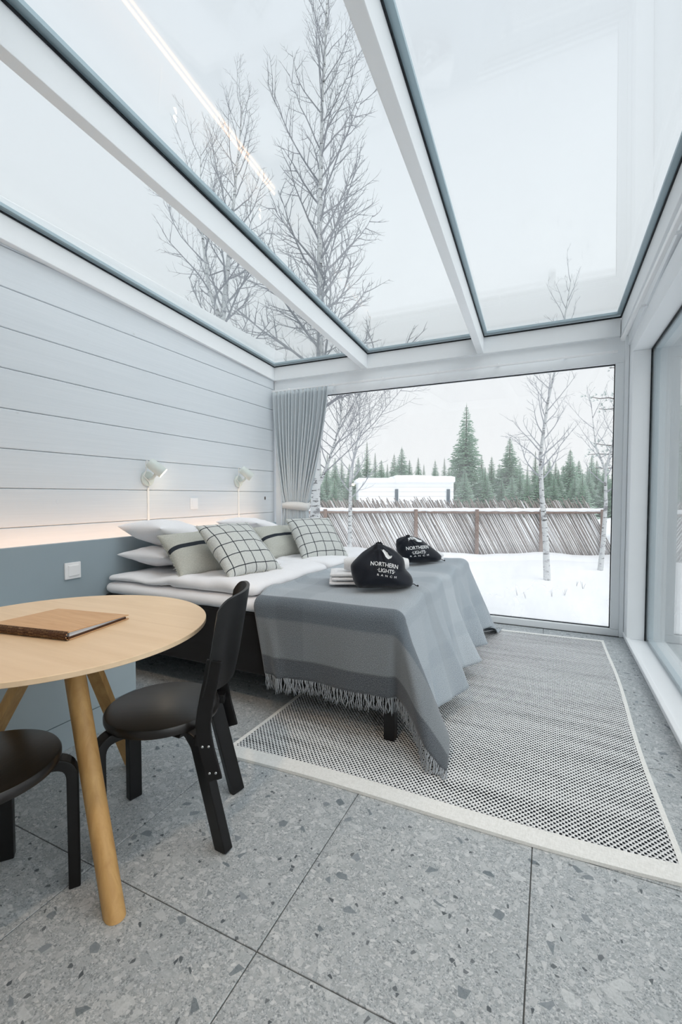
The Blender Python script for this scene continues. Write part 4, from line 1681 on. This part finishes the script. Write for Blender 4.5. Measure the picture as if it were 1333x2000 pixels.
b1 = (-0.85, 2.388)
z1 = max(top_at(b1[0] + a * VR.x, b1[1] + a * VR.y) for a in (-0.1, 0, 0.1))
drawstring_bag('black printed drawstring bag nearest the viewer, on the wool blanket', (b1[0], b1[1], z1 + 0.004),
               [(697, 1153), (690, 1140), (686, 1125), (684, 1110), (689, 1103), (698, 1094), (707, 1085), (717, 1078), (727, 1072), (736, 1066), (743, 1066), (751, 1070), (766, 1076), (780, 1086), (790, 1096), (792.5, 1108), (792, 1116), (800, 1124), (805, 1130), (808.5, 1141), (806, 1150), (790, 1152.5), (751, 1153), (720, 1154)],
               0.00288, 750, 1153, 0.115,
               [('NORTHERN', 0.0300, 748.5, 1107.5, -0.13, 0.9, 0.95, 'a'), ('·LIGHTS·', 0.0290, 751.5, 1118.8, -0.13, 0.2, 0.90, 'b'), ('R  A  N  C  H', 0.015, 752.5, 1126.5, -0.13, 0.0, 1.25, 'c')],
               (interp_pts([(744, 1076.5), (748, 1083), (752, 1091), (757, 1095), (763, 1092.5)]), interp_pts([(749, 1077.5), (754, 1080), (759, 1088), (761, 1089), (764.5, 1088.5)])), 1.0, 0.12)
b2 = (-0.92, 3.419)
z2 = max(top_at(b2[0] + a * VR.x, b2[1] + a * VR.y) for a in (-0.1, 0, 0.1))
drawstring_bag('black printed drawstring bag farther back on the wool blanket, by the window', (b2[0], b2[1], z2 + 0.004),
               [(773, 1055), (780, 1051), (788, 1049), (797, 1047), (806, 1048.5), (815, 1051), (825, 1055), (837, 1065), (848, 1073), (858, 1081), (865, 1088.5), (863, 1096), (854, 1099), (830, 1101), (806, 1101.5), (794, 1101), (784, 1094), (776, 1084), (773, 1076), (772, 1065)],
               0.00386, 820, 1101.5, 0.115,
               [('NORTHERN', 0.0350, 813.0, 1072.0, 0.06, 0.4, 0.95, 'a'), ('·LIGHTS·', 0.0330, 815.0, 1080.6, 0.06, 0.2, 0.90, 'b'), ('R  A  N  C  H', 0.016, 816.0, 1085.8, 0.08, 0.0, 1.6, 'c')],
               (interp_pts([(796, 1060), (798, 1054.5), (806, 1054), (815, 1058.5), (822, 1059)]), interp_pts([(795.5, 1052), (800, 1049.5), (809, 1050.5), (817, 1055), (823, 1056.5)])), 2.6, 0.12)


def folded_towel(label, c, wa, wb, z, th, seed, tilt=0.0):
    """folded towel lying along the bags; c is its centre as (along, behind) from the near bag"""
    p = Vector((b1[0], b1[1], 0)) + VR * c[0] + VB * c[1]
    mb = puffbox(-wa / 2, wa / 2, -wb / 2, wb / 2, 0, th, min(0.012, th * 0.49), 0.02, 0.004, 14, seed)
    r_ = thing('folded_towel', label, 'towel', (p.x, p.y, z), 'white towels beside the bags', math.radians(25.1) + tilt)
    obj('terry_cloth', mb, M['towel'], r_, smooth=True, weld=True, off=(0, 0, 0))
    hem = MB().box(-wa / 2 + 0.03, -wa / 2 + 0.045, -wb / 2 + 0.02, wb / 2 - 0.02, th - 0.001, th + 0.0022)
    obj('woven_hem', hem, M['linen'], r_, off=(0, 0, 0))
    return r_


zt = max(top_at(b1[0] + VR.x * a + VB.x * b, b1[1] + VR.y * a + VB.y * b) for a in (-0.3, -0.2, -0.1) for b in (0.15, 0.25)) + 0.004
folded_towel('lowest white folded towel of the stack behind the nearest black bag', (-0.165, 0.235), 0.30, 0.23, zt, 0.021, 1)
folded_towel('middle white folded towel of the stack behind the nearest black bag', (-0.160, 0.235), 0.29, 0.225, zt + 0.024, 0.021, 2, 0.03)
folded_towel('uppermost white folded towel of the stack behind the nearest black bag', (-0.167, 0.238), 0.285, 0.22, zt + 0.048, 0.021, 3, -0.02)
# rolled towel on the stack
pr = Vector((b1[0], b1[1], zt + 0.073)) + VB * 0.215
rt2 = thing('rolled_towel', 'white rolled towel lying on the folded towels behind the nearest bag', 'towel', tuple(pr), 'white towels beside the bags')
roll = MB()
rows = []
for i in range(25):
    a = lerp(-0.225, 0.170, i / 24)
    e = min(1, (1 - abs(2 * i / 24 - 1)) * 5)
    rr = 0.041 * (0.80 + 0.20 * math.sqrt(e)) + 0.0015 * math.sin(i * 2.1)
    rows.append([pr + VR * a + Vector((0, 0, 0.042)) + VB * rr * math.cos(t) + Vector((0, 0, rr * math.sin(t))) for t in [2 * PI * k / 24 for k in range(25)]])
roll.grid(rows)
roll.f += [tuple(range(25)), tuple(24 * 25 + k for k in reversed(range(25)))]
roll.m += [0, 0]
obj('terry_cloth', roll, M['towel'], rt2, smooth=True, angle=0.9, weld=True)
spi = []
for k in range(60):
    a = k / 59 * 2 * PI * 2.6
    rr = 0.004 + 0.026 * k / 59
    spi.append(pr + VR * 0.1705 + Vector((0, 0, 0.042)) + VB * rr * math.cos(a) + Vector((0, 0, rr * math.sin(a))))
obj('roll_edge', MB().tube(spi, 0.0022, 4), M['linen'], rt2)
pf = Vector((b2[0], b2[1], 0)) + VR * 0.10 + VB * 0.20
zf = max(top_at(pf.x + dx, pf.y + dy) for dx in (-0.12, 0, 0.1) for dy in (-0.1, 0, 0.1)) + 0.004
for i, nm in enumerate(('lower', 'upper')):
    r_ = thing('folded_towel', nm + ' white folded towel behind the black bag by the window', 'towel', (pf.x, pf.y, zf + i * 0.033), 'white towels beside the bags', math.radians(25.1))
    obj('terry_cloth', puffbox(-0.12, 0.12, -0.09, 0.09, 0, 0.030, 0.013, 0.02, 0.004, 14, 20 + i), M['towel'], r_, smooth=True, weld=True, off=(0, 0, 0))

# ================================================================== OUTSIDE: SNOW, FENCE, CABIN, TREES
GZ = -0.30
sn = []
NX, NY = 150, 150
def snow_z(x, y):
    d = math.hypot(x, y - 2)
    z = GZ + 0.05 * nz(x, y, 0, 0.5) + 0.03 * nz(x, y, 3, 1.6)
    z += 0.05 * max(0, nz(x, y, 7, 0.35)) * min(1, d / 12)
    if -3.6 < x < 1.2 and y < 4.9:
        z = min(z, -0.36)
    # bank swept up on the right of the plot
    z += 0.9 * min(1, max(0, (x - 2.5) / 9)) * min(1, max(0, (y - 6) / 8))
    return z
xs = [math.copysign(abs(t) ** 1.8, t) * 75 for t in [-1 + 2 * i / NX for i in range(NX + 1)]]
ys = [-60 + 0 * j for j in range(0)]
ysl = [4.9 + math.copysign(abs(t) ** 1.9, t) * 95 for t in [-0.8 + 1.8 * j / NY for j in range(NY + 1)]]
gm = MB().grid([[(x, y, snow_z(x, y)) for y in ysl] for x in xs])
struct(obj('ground', gm, M['snow'], smooth=True), 'snow covered yard outside the windows')

# ------------------------------------------------------------------ fence of leaning poles
FA, FB = Vector((-6.6, 9.20, 0)), Vector((1.52, 12.36, 0))
fd = (FB - FA).normalized()
fn = Vector((fd.y, -fd.x, 0))            # towards the cabin we stand in
FL = (FB - FA).length
ft = thing('pole_fence', 'weathered fence of slanting thin poles with a snowy rail, across the yard', 'fence', (FA.x, FA.y, GZ))
o0 = ft.location


def pole_mesh(L, seed):
    rnd = random.Random(seed)
    mb = MB()
    ln = 0.52                               # lean: top towards the left end of the fence
    b, t = Vector((0, 0, -0.1)), -fd * (L * math.sin(ln)) + Vector((0, 0, L * math.cos(ln)))
    r0 = rnd.uniform(0.012, 0.017)
    mid = b.lerp(t, 0.5) + fn * rnd.uniform(-0.01, 0.01)
    mb.tube([b, mid, t], [r0, r0 * 0.9, r0 * 0.7], 5, 0)
    # snow lying along the upper side
    n_up = (Vector((0, 0, 1)) + (-(t - b).normalized()) * (t - b).normalized().z).normalized()
    s0, s1 = rnd.uniform(0.02, 0.2), rnd.uniform(0.75, 1.0)
    mb.tube([b.lerp(t, lerp(s0, s1, q)) + n_up * r0 * 1.05 for q in (0, 0.3, 0.7, 1)], [0.005, r0 * 0.92, r0 * 0.88, 0.005], 5, 1)
    me = bpy.data.meshes.new('pole')
    me.from_pydata(mb.v, [], mb.f)
    for i, p in enumerate(me.polygons):
        p.material_index = mb.m[i]
    me.materials.append(M['fence'])
    me.materials.append(M['snow'])
    return me


pms = [pole_mesh(L, i) for i, L in enumerate((1.52, 1.58, 1.64, 1.55, 1.69, 1.60))]
rnd = random.Random(21)
NPOLE = 215
for i in range(NPOLE):
    s = 0.75 + (FL - 0.75) * i / (NPOLE - 1) + rnd.uniform(-0.006, 0.006)
    o = link('pole', pms[rnd.randrange(6)], None, ft, (fd * s + fn * rnd.uniform(-0.012, 0.012)) + Vector((0, 0, rnd.uniform(-0.03, 0.03))))
    o.rotation_euler = (0, rnd.uniform(-0.015, 0.015), 0)
bk2 = MB()
for i in range(260):
    s_ = 0.80 + (FL - 0.80) * i / 259 + rnd.uniform(-0.01, 0.01)
    p = FA + fd * s_ - fn * 0.06
    ln, L = 0.52, rnd.uniform(1.42, 1.62)
    b_, t_ = Vector((p.x, p.y, GZ - 0.1)), Vector((p.x, p.y, GZ)) - fd * (L * math.sin(ln)) + Vector((0, 0, L * math.cos(ln)))
    bk2.tube([b_, t_], [0.015, 0.010], 4)
stuff(obj('rear_poles', bk2, M['rearpole'], ft))
up = Vector((0, 0, 1))
pA, pB = FA + fn * 0.055 + up * 0.805, FB - fd * 0.42 + fn * 0.055 + up * 0.805
for (ua, ub) in ((0.0, 0.5), (0.503, 1.0)):
    a_, b_ = pA.lerp(pB, ua), pA.lerp(pB, ub)
    q = [a_, b_]
    ra2 = MB().tube([a_, a_.lerp(b_, .5) - up * .01, b_], [0.035, 0.033, 0.030], 8)
    r_ = obj('rail', ra2, M['post'], ft)
sr = MB()
pts = [pA.lerp(pB, k / 90) + up * (0.052 + 0.014 * nz(k * 0.9, 0, 1)) for k in range(91)]
sr.tube(pts, [0.046 + 0.016 * nz(k * 0.55, 3, 2) + 0.006 * nz(k * 2.1, 3, 2) for k in range(91)], 8)
obj('rail_snow', sr, M['snow'], ft, smooth=True)
for s in (1.7, 3.9, 5.35, 6.85, 8.25):
    p = FA + fd * s + fn * 0.10
    obj('post', MB().tube([p + up * (GZ - 0.2), p + up * 0.87], [0.052, 0.045], 8), M['post'], ft)
# low snow bank and a buried bottom rail in front of the fence
bk = MB()
rows = []
for i in range(60):
    s = FL * i / 59
    c = FA + fd * s + fn * 0.30
    rows.append([(c + fn * w + up * (snow_z(c.x, c.y) - 0.05 + hgt * (0.9 + 0.3 * nz(s * 1.4, 0, 4)))) for w, hgt in ((-0.36, 0.0), (-0.26, 0.16), (-0.1, 0.19), (0.1, 0.15), (0.3, 0.06), (0.6, -0.02))])
bk.grid(rows[::-1])
stuff(obj('drift', bk, M['snow'], ft, smooth=True))

# ------------------------------------------------------------------ neighbouring white cabin
cd_ = Vector((0.905, 0.424, 0))
co_ = Vector((-9.75, 23.1, 0))
cab = thing('neighbour_cabin', 'low white cabin with snow on its flat roof beyond the fence', 'cabin', tuple(co_ + up * GZ))


def cbox(u0, u1, w0, w1, z0, z1):
    f = Vector((-cd_.y, cd_.x, 0))
    P = lambda u, w, z: tuple(co_ + cd_ * u + f * w + up * z)
    return MB().hexa([P(u0, w0, z0), P(u1, w0, z0), P(u1, w1, z0), P(u0, w1, z0)], [P(u0, w0, z1), P(u1, w0, z1), P(u1, w1, z1), P(u0, w1, z1)])


for k in range(10):
    obj('wall_board', cbox(0, 5.35, 0, 4, GZ + 0.26 * k - 0.1, GZ + 0.26 * k + 0.155), M['cabin'], cab, bevel=0.012, seg=1)
for (a, b, t) in ((-0.15, 2.15, 0.22), (2.0, 3.9, 0.40), (3.6, 5.45, 0.36)):
    q = puffbox(0, 1, 0, 1, 0, 1, 0.1, 0.2)
    f = Vector((-cd_.y, cd_.x, 0))
    m2 = puffbox(a, b, -0.15, 4.2, 2.0, 2.04 + t, 0.12, 0.18, 0.05, 1.3, a)
    m2.v = [tuple(co_ + cd_ * x + f * y + up * (z - 0.10)) for x, y, z in m2.v]
    obj('roof_snow', m2, M['snow'], cab, smooth=True, weld=True)
for (a, b) in ((2.06, 2.24), (4.96, 5.14)):
    w_ = obj('window', cbox(a, b, -0.04, 0.05, 0.62, 1.56), M['dark'], cab)

# ------------------------------------------------------------------ bare birches
def limb(mb, p, d, L, r, lvl, maxl, rnd, curve_up, dens, seg=None, twig_r=0.003):
    n = seg or (7 if lvl == 1 else (5 if lvl == 2 else 3))
    pts, rad = [p.copy()], [r]
    c, dd = p.copy(), d.copy()
    for i in range(n):
        j = Vector((rnd.uniform(-1, 1), rnd.uniform(-1, 1), rnd.uniform(-0.6, 0.9)))
        dd = (dd + j * (0.16 if lvl < 3 else 0.22) + Vector((0, 0, curve_up))).normalized()
        c = c + dd * (L / n)
        pts.append(c.copy())
        rad.append(max(twig_r * 0.7, r * (1 - 0.8 * (i + 1) / n)))
    mb.tube(pts, rad, 5 if lvl == 1 else 3, 0, cap=False)
    if lvl >= maxl:
        return
    k = max(2, int(dens[lvl] * L + rnd.random()))
    for q in range(k):
        t = lerp(0.18, 0.98, (q + rnd.random()) / k)
        i = min(int(t * n), n - 1)
        s = pts[i].lerp(pts[i + 1], t * n - i)
        ax = (pts[i + 1] - pts[i]).normalized()
        az = rnd.uniform(0, 2 * PI)
        o1 = ax.orthogonal().normalized()
        o2 = ax.cross(o1)
        ang = rnd.uniform(0.5, 0.95)
        nd = (ax * math.cos(ang) + (o1 * math.cos(az) + o2 * math.sin(az)) * math.sin(ang)).normalized()
        limb(mb, s, nd, L * rnd.uniform(0.30, 0.52) * (1 - 0.35 * t), max(twig_r, r * 0.45), lvl + 1, maxl, rnd, curve_up * 0.8, dens, None, twig_r)


def birch(label, base, path, r0, nb, lens, seed, t0=0.25, elev=(0.5, 1.05), dens=(0, 7, 9), maxl=3, twig_r=0.003, twig='twig', group=None, curve_up=0.06, extra=()):
    """path: trunk points above the base (x, y, z); every main limb is one part"""
    rnd = random.Random(seed)
    t = thing('birch_tree', label, 'tree', tuple(base), group)
    B = Vector(base)
    trunks = [(path, r0)] + list(extra)
    for ti, (pth, rr) in enumerate(trunks):
        P = [Vector(p) for p in pth]
        # densify
        D = []
        for i in range(len(P) - 1):
            for k in range(6):
                D.append(P[i].lerp(P[i + 1], k / 6))
        D.append(P[-1])
        D = [p + Vector((0.012 * nz(i * 0.5, ti, seed), 0.012 * nz(i * 0.5, ti + 5, seed), 0)) for i, p in enumerate(D)]
        n = len(D) - 1
        R_ = [max(0.004, rr * (1 - 0.93 * (i / n) ** 0.9)) for i in range(n + 1)]
        obj('trunk', MB().tube([B + p for p in D], R_, 10), M['bark'], t, smooth=True)
        cnt = nb if ti == 0 else max(6, nb // 2)
        for q in range(cnt):
            f = lerp(t0 if ti == 0 else 0.2, 0.99, ((q + rnd.random() * 0.8) / cnt) ** 0.85)
            i = min(int(f * n), n - 1)
            s = B + D[i].lerp(D[i + 1], f * n - i)
            az = q * 2.4 + rnd.uniform(-0.6, 0.6)
            el = lerp(elev[0], elev[1], f) + rnd.uniform(-0.15, 0.15)
            d = Vector((math.cos(az) * math.cos(el), math.sin(az) * math.cos(el), math.sin(el)))
            L = lerp(lens[0], lens[1], f) * rnd.uniform(0.7, 1.15)
            mb = MB()
            limb(mb, s, d, L, max(0.007, R_[i] * 0.42), 1, maxl, rnd, curve_up, dens, None, twig_r)
            obj('branch', mb, M[twig], t)
    return t


birch('tallest bare birch, rising past the curtain and seen through the middle roof glass', (-3.55, 6.50, GZ), [(0, 0, -0.1), (0.05, 0.02, 2.2), (0.10, 0.05, 4.0), (0.10, 0.05, 6.0), (0.16, 0.05, 8.0), (0.36, 0.0, 10.6)], 0.095, 60, (2.15, 0.85), 3, 0.27, (0.30, 1.15), (0, 8, 11), 3, 0.0019,
      extra=(([(0.02, 0.01, 1.5), (0.24, 0.12, 2.1), (0.40, 0.20, 2.7), (0.46, 0.22, 3.6)], 0.034),))
birch('bare forked birch seen through the left roof glass above the board wall', (-6.05, 7.25, GZ), [(0, 0, -0.1), (0.0, 0.0, 3.0), (0.02, 0, 5.0), (0.22, 0.1, 7.2), (0.42, 0.2, 9.3)], 0.11, 34, (2.1, 0.9), 11, 0.34, (0.30, 1.05), (0, 7, 9), 3, 0.0022,
      extra=(([(0.02, 0, 4.9), (-0.22, -0.1, 5.6), (-0.35, -0.2, 7.0), (-0.32, -0.2, 8.4)], 0.06),))
birch('slender bare birch just right of the curtain, in front of the white cabin', (-3.90, 8.75, GZ), [(0, 0, -0.1), (0.02, 0, 1.2), (0.03, 0, 2.0), (0.20, 0.08, 2.9), (0.20, 0.08, 4.2)], 0.055, 20, (1.5, 0.6), 17, 0.30, (0.3, 1.0), (0, 6, 8), 3, 0.0024, 'twigf')
birch('white-barked birch in the yard, right of the tall spruce, with dark bark rings', (-0.02, 8.75, GZ), [(0, 0, -0.1), (-0.04, 0.0, 0.7), (-0.12, 0, 1.6), (-0.15, 0, 2.2), (-0.05, 0, 3.1), (0.12, 0, 4.0), (0.30, 0, 5.3)], 0.062, 34, (1.25, 0.55), 23, 0.36, (0.3, 1.0), (0, 7, 10), 3, 0.0020, 'twigf')
birch('thin white birch beside the right edge of the back window', (0.92, 10.2, GZ), [(0, 0, -0.1), (0.05, 0, 0.6), (0.08, 0, 1.4), (0.06, 0, 2.0), (0.22, 0, 2.7), (0.32, 0, 3.7)], 0.055, 16, (1.2, 0.6), 31, 0.45, (0.4, 0.9), (0, 6, 8), 3, 0.0024, 'twigf',
      extra=(([(0.06, 0, 2.0), (-0.12, 0, 2.5), (-0.22, 0, 3.4)], 0.025),))

# ------------------------------------------------------------------ conifers
def spruce_meshes(seed, Hh, R, dense=1.0, droop=0.45, mi='spruce'):
    """crown of drooping boughs carrying flat needle sprays; returns (trunk mesh, crown mesh) of unit placement"""
    rnd = random.Random(seed)
    tr = MB().tube([(0, 0, -0.2), (0, 0, Hh * 0.5), (0, 0, Hh)], [0.018 * Hh, 0.011 * Hh, 0.002 * Hh], 6)
    cr = MB()
    nl = int(46 * dense)
    for l in range(nl):
        f = (l + 0.5) / nl
        z = Hh * lerp(0.06, 0.985, f ** 0.92)
        rr = R * (1 - f) ** 0.85 * rnd.uniform(0.75, 1.12) + 0.03 * R
        k = max(5, int(lerp(12, 5, f)))
        a0 = rnd.uniform(0, 6.28)
        for q in range(k):
            az = a0 + 2 * PI * q / k + rnd.uniform(-0.3, 0.3)
            L = rr * rnd.uniform(0.7, 1.15)
            d = Vector((math.cos(az), math.sin(az), 0))
            sd = Vector((-d.y, d.x, 0))
            ns = max(3, int(5 * L / R * 1.6) + 2)
            for s in range(ns):
                t = (s + 0.7) / ns
                z_ = z + rnd.uniform(-0.008, 0.008) * Hh
                c = d * (L * t) + Vector((0, 0, z_ - droop * L * t + 0.25 * L * t * t))
                w = 0.36 * L * (1 - 0.55 * t) + 0.03 * R
                for sg in (-1, 1):
                    tipv = c + sd * sg * w + d * w * 0.75 + Vector((0, 0, -0.35 * w + rnd.uniform(-.1, .1) * w))
                    b1_, b2_ = c - d * w * 0.16, c + d * w * 0.30
                    hang = Vector((0, 0, -0.30 * w))
                    cr.add([b1_, b2_, tipv, (b1_ + tipv) / 2 + hang], [(0, 1, 2), (0, 2, 3)])
            e = d * L + Vector((0, 0, z - droop * L + 0.25 * L))
            cr.add([d * L * 0.72 + Vector((0, 0, z - droop * L * .72 + .25 * L * .52)) + sd * 0.05 * L, d * L * 0.72 + Vector((0, 0, z - droop * L * .72 + .25 * L * .52)) - sd * 0.05 * L, e + d * 0.1 * L], [(0, 1, 2)])
    cr.add([(0.02 * R, 0, Hh * 0.95), (-0.02 * R, 0.02 * R, Hh * 0.95), (0, 0, Hh * 1.03)], [(0, 1, 2)])
    out = []
    for nm, mb, m in (('trunk', tr, M['conbark']), ('needles', cr, M[mi])):
        me = bpy.data.meshes.new(nm)
        me.from_pydata([tuple(p) for p in mb.v], [], mb.f)
        me.materials.append(m)
        out.append(me)
    return out


def plant(name, label, meshes, x, y, z, sc, rz, group=None, wide=1.15):
    t = thing(name, label, 'tree', (x, y, z), group, rz)
    t.scale = (sc * wide, sc * wide, sc)
    o1 = link('trunk', meshes[0], None, t)
    o2 = stuff(link('needles', meshes[1], None, t))
    return t


SPM = [spruce_meshes(40 + i, 1.0, r_, d_) for i, (r_, d_) in enumerate(((0.20, 1.0), (0.17, 0.9), (0.24, 1.0), (0.14, 0.85)))]


def at_dir(px, dep):
    """ground point in the direction and at the depth measured from the photograph"""
    t = (px - 666.5) / 872.0
    yw = math.radians(25.1)
    return (-math.sin(yw) * dep + math.cos(yw) * t * dep, math.cos(yw) * dep + math.sin(yw) * t * dep)


def height(top_px, dep):
    return 1.2 + (968 - top_px) / 872.0 * dep - GZ


TREES = [('tall dark spruce standing above all others beyond the white cabin', 910, 793, 36, 0),
         ('pointed spruce between the tall spruce and the white-barked birch', 995, 855, 38, 2)]
for (lb, px, tp_, dp, k) in TREES:
    x, y = at_dir(px, dp)
    plant('spruce_tree', lb, SPM[k], x, y, GZ, height(tp_, dp), px * 0.1)
rnd = random.Random(77)
FOREST = [(785, 874, 40), (800, 898, 42), (817, 893, 41), (770, 890, 44), (717, 862, 44), (733, 884, 42), (700, 893, 43), (757, 905, 40), (850, 902, 42), (868, 896, 46), (885, 893, 40), (940, 890, 41), (960, 893, 43),
          (975, 905, 46), (1015, 900, 44), (1045, 884, 39), (1062, 905, 45), (1085, 903, 42), (1100, 908, 44), (1113, 880, 40), (1130, 902, 46), (1147, 908, 42), (1165, 898, 44), (1182, 905, 40), (1200, 895, 42),
          (640, 884, 38), (655, 896, 42), (668, 890, 44), (625, 896, 40), (608, 890, 44), (683, 905, 46), (925, 908, 48), (1030, 910, 48), (828, 908, 50), (1072, 896, 50), (745, 898, 52), (1155, 890, 52)]
for (px, tp_, dp) in FOREST:
    x, y = at_dir(px, dp)
    wh = 'left of the white cabin' if px < 692 else 'rising above the roof of the white cabin' if px < 890 else 'between the white cabin and the white-barked birch' if px < 1056 else 'right of the white-barked birch'
    plant('spruce_tree', 'far green spruce of the forest edge, ' + wh, SPM[rnd.randrange(4)], x, y, GZ, height(tp_, dp) * rnd.uniform(0.98, 1.03), rnd.uniform(0, 6), 'far spruces ' + wh)
x0 = 560
for i in range(34):
    px = 575 + i * 20 + rnd.uniform(-8, 8)
    dp = rnd.uniform(27, 34)
    x, y = at_dir(px, dp)
    if 688 < px < 900:
        x, y = at_dir(px, 34)
        dp = 34
    wh = 'left of the white cabin' if px < 692 else 'behind the white cabin' if px < 890 else 'between the white cabin and the white-barked birch' if px < 1056 else 'right of the white-barked birch'
    plant('spruce_tree', 'young bushy spruce close behind the pole fence, ' + wh, SPM[2], x, y, GZ, height(rnd.uniform(912, 936), dp), rnd.uniform(0, 6), 'young spruces ' + wh)


def pine(label, x, y, Hh, seed, boughs):
    rnd = random.Random(seed)
    t = thing('pine_tree', label, 'tree', (x, y, GZ))
    B = t.location
    obj('trunk', MB().tube([B + Vector((0, 0, -0.2)), B + Vector((0.03, 0, Hh * .5)), B + Vector((0, 0.05, Hh))], [0.10, 0.07, 0.015], 8), M['conbark'], t)
    for (az, z, L, el) in boughs:
        d = Vector((math.cos(az) * math.cos(el), math.sin(az) * math.cos(el), math.sin(el)))
        p0 = B + Vector((0, 0, z))
        pts = [p0 + d * (L * q / 5) + Vector((0, 0, 0.10 * L * (q / 5) ** 2 + 0.03 * rnd.uniform(-1, 1))) for q in range(6)]
        br = obj('bough', MB().tube(pts, [0.022, 0.019, 0.016, 0.013, 0.010, 0.006], 5), M['conbark'], t)
        cl = MB()
        for q in range(int(26 * L)):
            f = rnd.uniform(0.25, 1.05)
            i = min(int(f * 5), 4)
            c = pts[i].lerp(pts[min(i + 1, 5)], f * 5 - i) + Vector((rnd.uniform(-1, 1), rnd.uniform(-1, 1), rnd.uniform(-.4, .7))) * 0.16 * L ** 0.5
            ax = (d + Vector((rnd.uniform(-.7, .7), rnd.uniform(-.7, .7), rnd.uniform(0, .8)))).normalized()
            o1 = ax.orthogonal().normalized()
            o2 = ax.cross(o1)
            for w in range(16):
                a = rnd.uniform(0, 6.28)
                sp_ = rnd.uniform(0.25, 1.0)
                nd = (ax + (o1 * math.cos(a) + o2 * math.sin(a)) * sp_).normalized()
                l_ = rnd.uniform(0.05, 0.085)
                s2 = nd.orthogonal().normalized() * 0.0045
                cl.add([c - s2, c + s2, c + nd * l_], [(0, 1, 2)])
        cl.v = [(a - br.location.x - B.x, b - B.y, c - B.z) for a, b, c in cl.v]
        me = bpy.data.meshes.new('needles')
        me.from_pydata(cl.v, [], cl.f)
        me.materials.append(M['pine'])
        stuff(link('needles', me, None, br))
    return t


rp = random.Random(5)
bo_ = [(PI + 0.15, 3.62, 0.95, 0.02), (PI - 0.1, 3.45, 0.75, -0.05), (PI + 0.3, 4.15, 0.62, 0.2), (PI - 0.2, 2.62, 0.85, 0.0), (PI + 0.1, 2.40, 0.95, -0.05), (PI, 2.15, 0.8, -0.1), (PI + .4, 4.7, 0.5, 0.3), (PI - .3, 5.2, 0.35, 0.4)]
for i in range(16):
    bo_.append((rp.uniform(-1.9, 1.9), rp.uniform(1.6, 6.1), rp.uniform(0.4, 1.1), rp.uniform(-0.1, 0.4)))
pine('pine with tufted needles behind the right edge of the back window', 1.72, 11.7, 6.3, 8, bo_)

# snow laden spruces beyond the right window
SSP = [spruce_meshes(60 + i, 1.0, r_, 1.2, 0.75, 'snowspruce') for i, r_ in enumerate((0.22, 0.19))]
for i, (x, y, h_) in enumerate(((3.5, 13.0, 6.4), (3.9, 17.6, 7.6), (6.6, 14.2, 7.4), (6.2, 9.0, 5.6))):
    plant('snowy_spruce', 'spruce heavy with snow beyond the right window', SSP[i % 2], x, y, snow_z(x, y), h_, i * 1.3, 'snow laden spruces on the right', 1.0)

# dry stems sticking out of the snow
rnd = random.Random(12)
for i, (x, y) in enumerate(((0.05, 7.3), (0.22, 7.5), (-0.30, 7.0), (-0.42, 7.15), (0.42, 8.35), (0.5, 8.1))):
    z = snow_z(x, y)
    t = thing('dry_stem', 'tuft of dry stems poking out of the snow in front of the birch', 'grass stem', (x, y, z), 'dry stems in the snow')
    for k in range(3):
        d = Vector((rnd.uniform(-.04, .04), rnd.uniform(-.04, .04), rnd.uniform(0.06, 0.12)))
        obj('stem', MB().tube([Vector((x, y, z - 0.02)), Vector((x, y, z)) + d * 0.6, Vector((x, y, z)) + d], [0.003, 0.0025, 0.0015], 4), M['twig'], t)
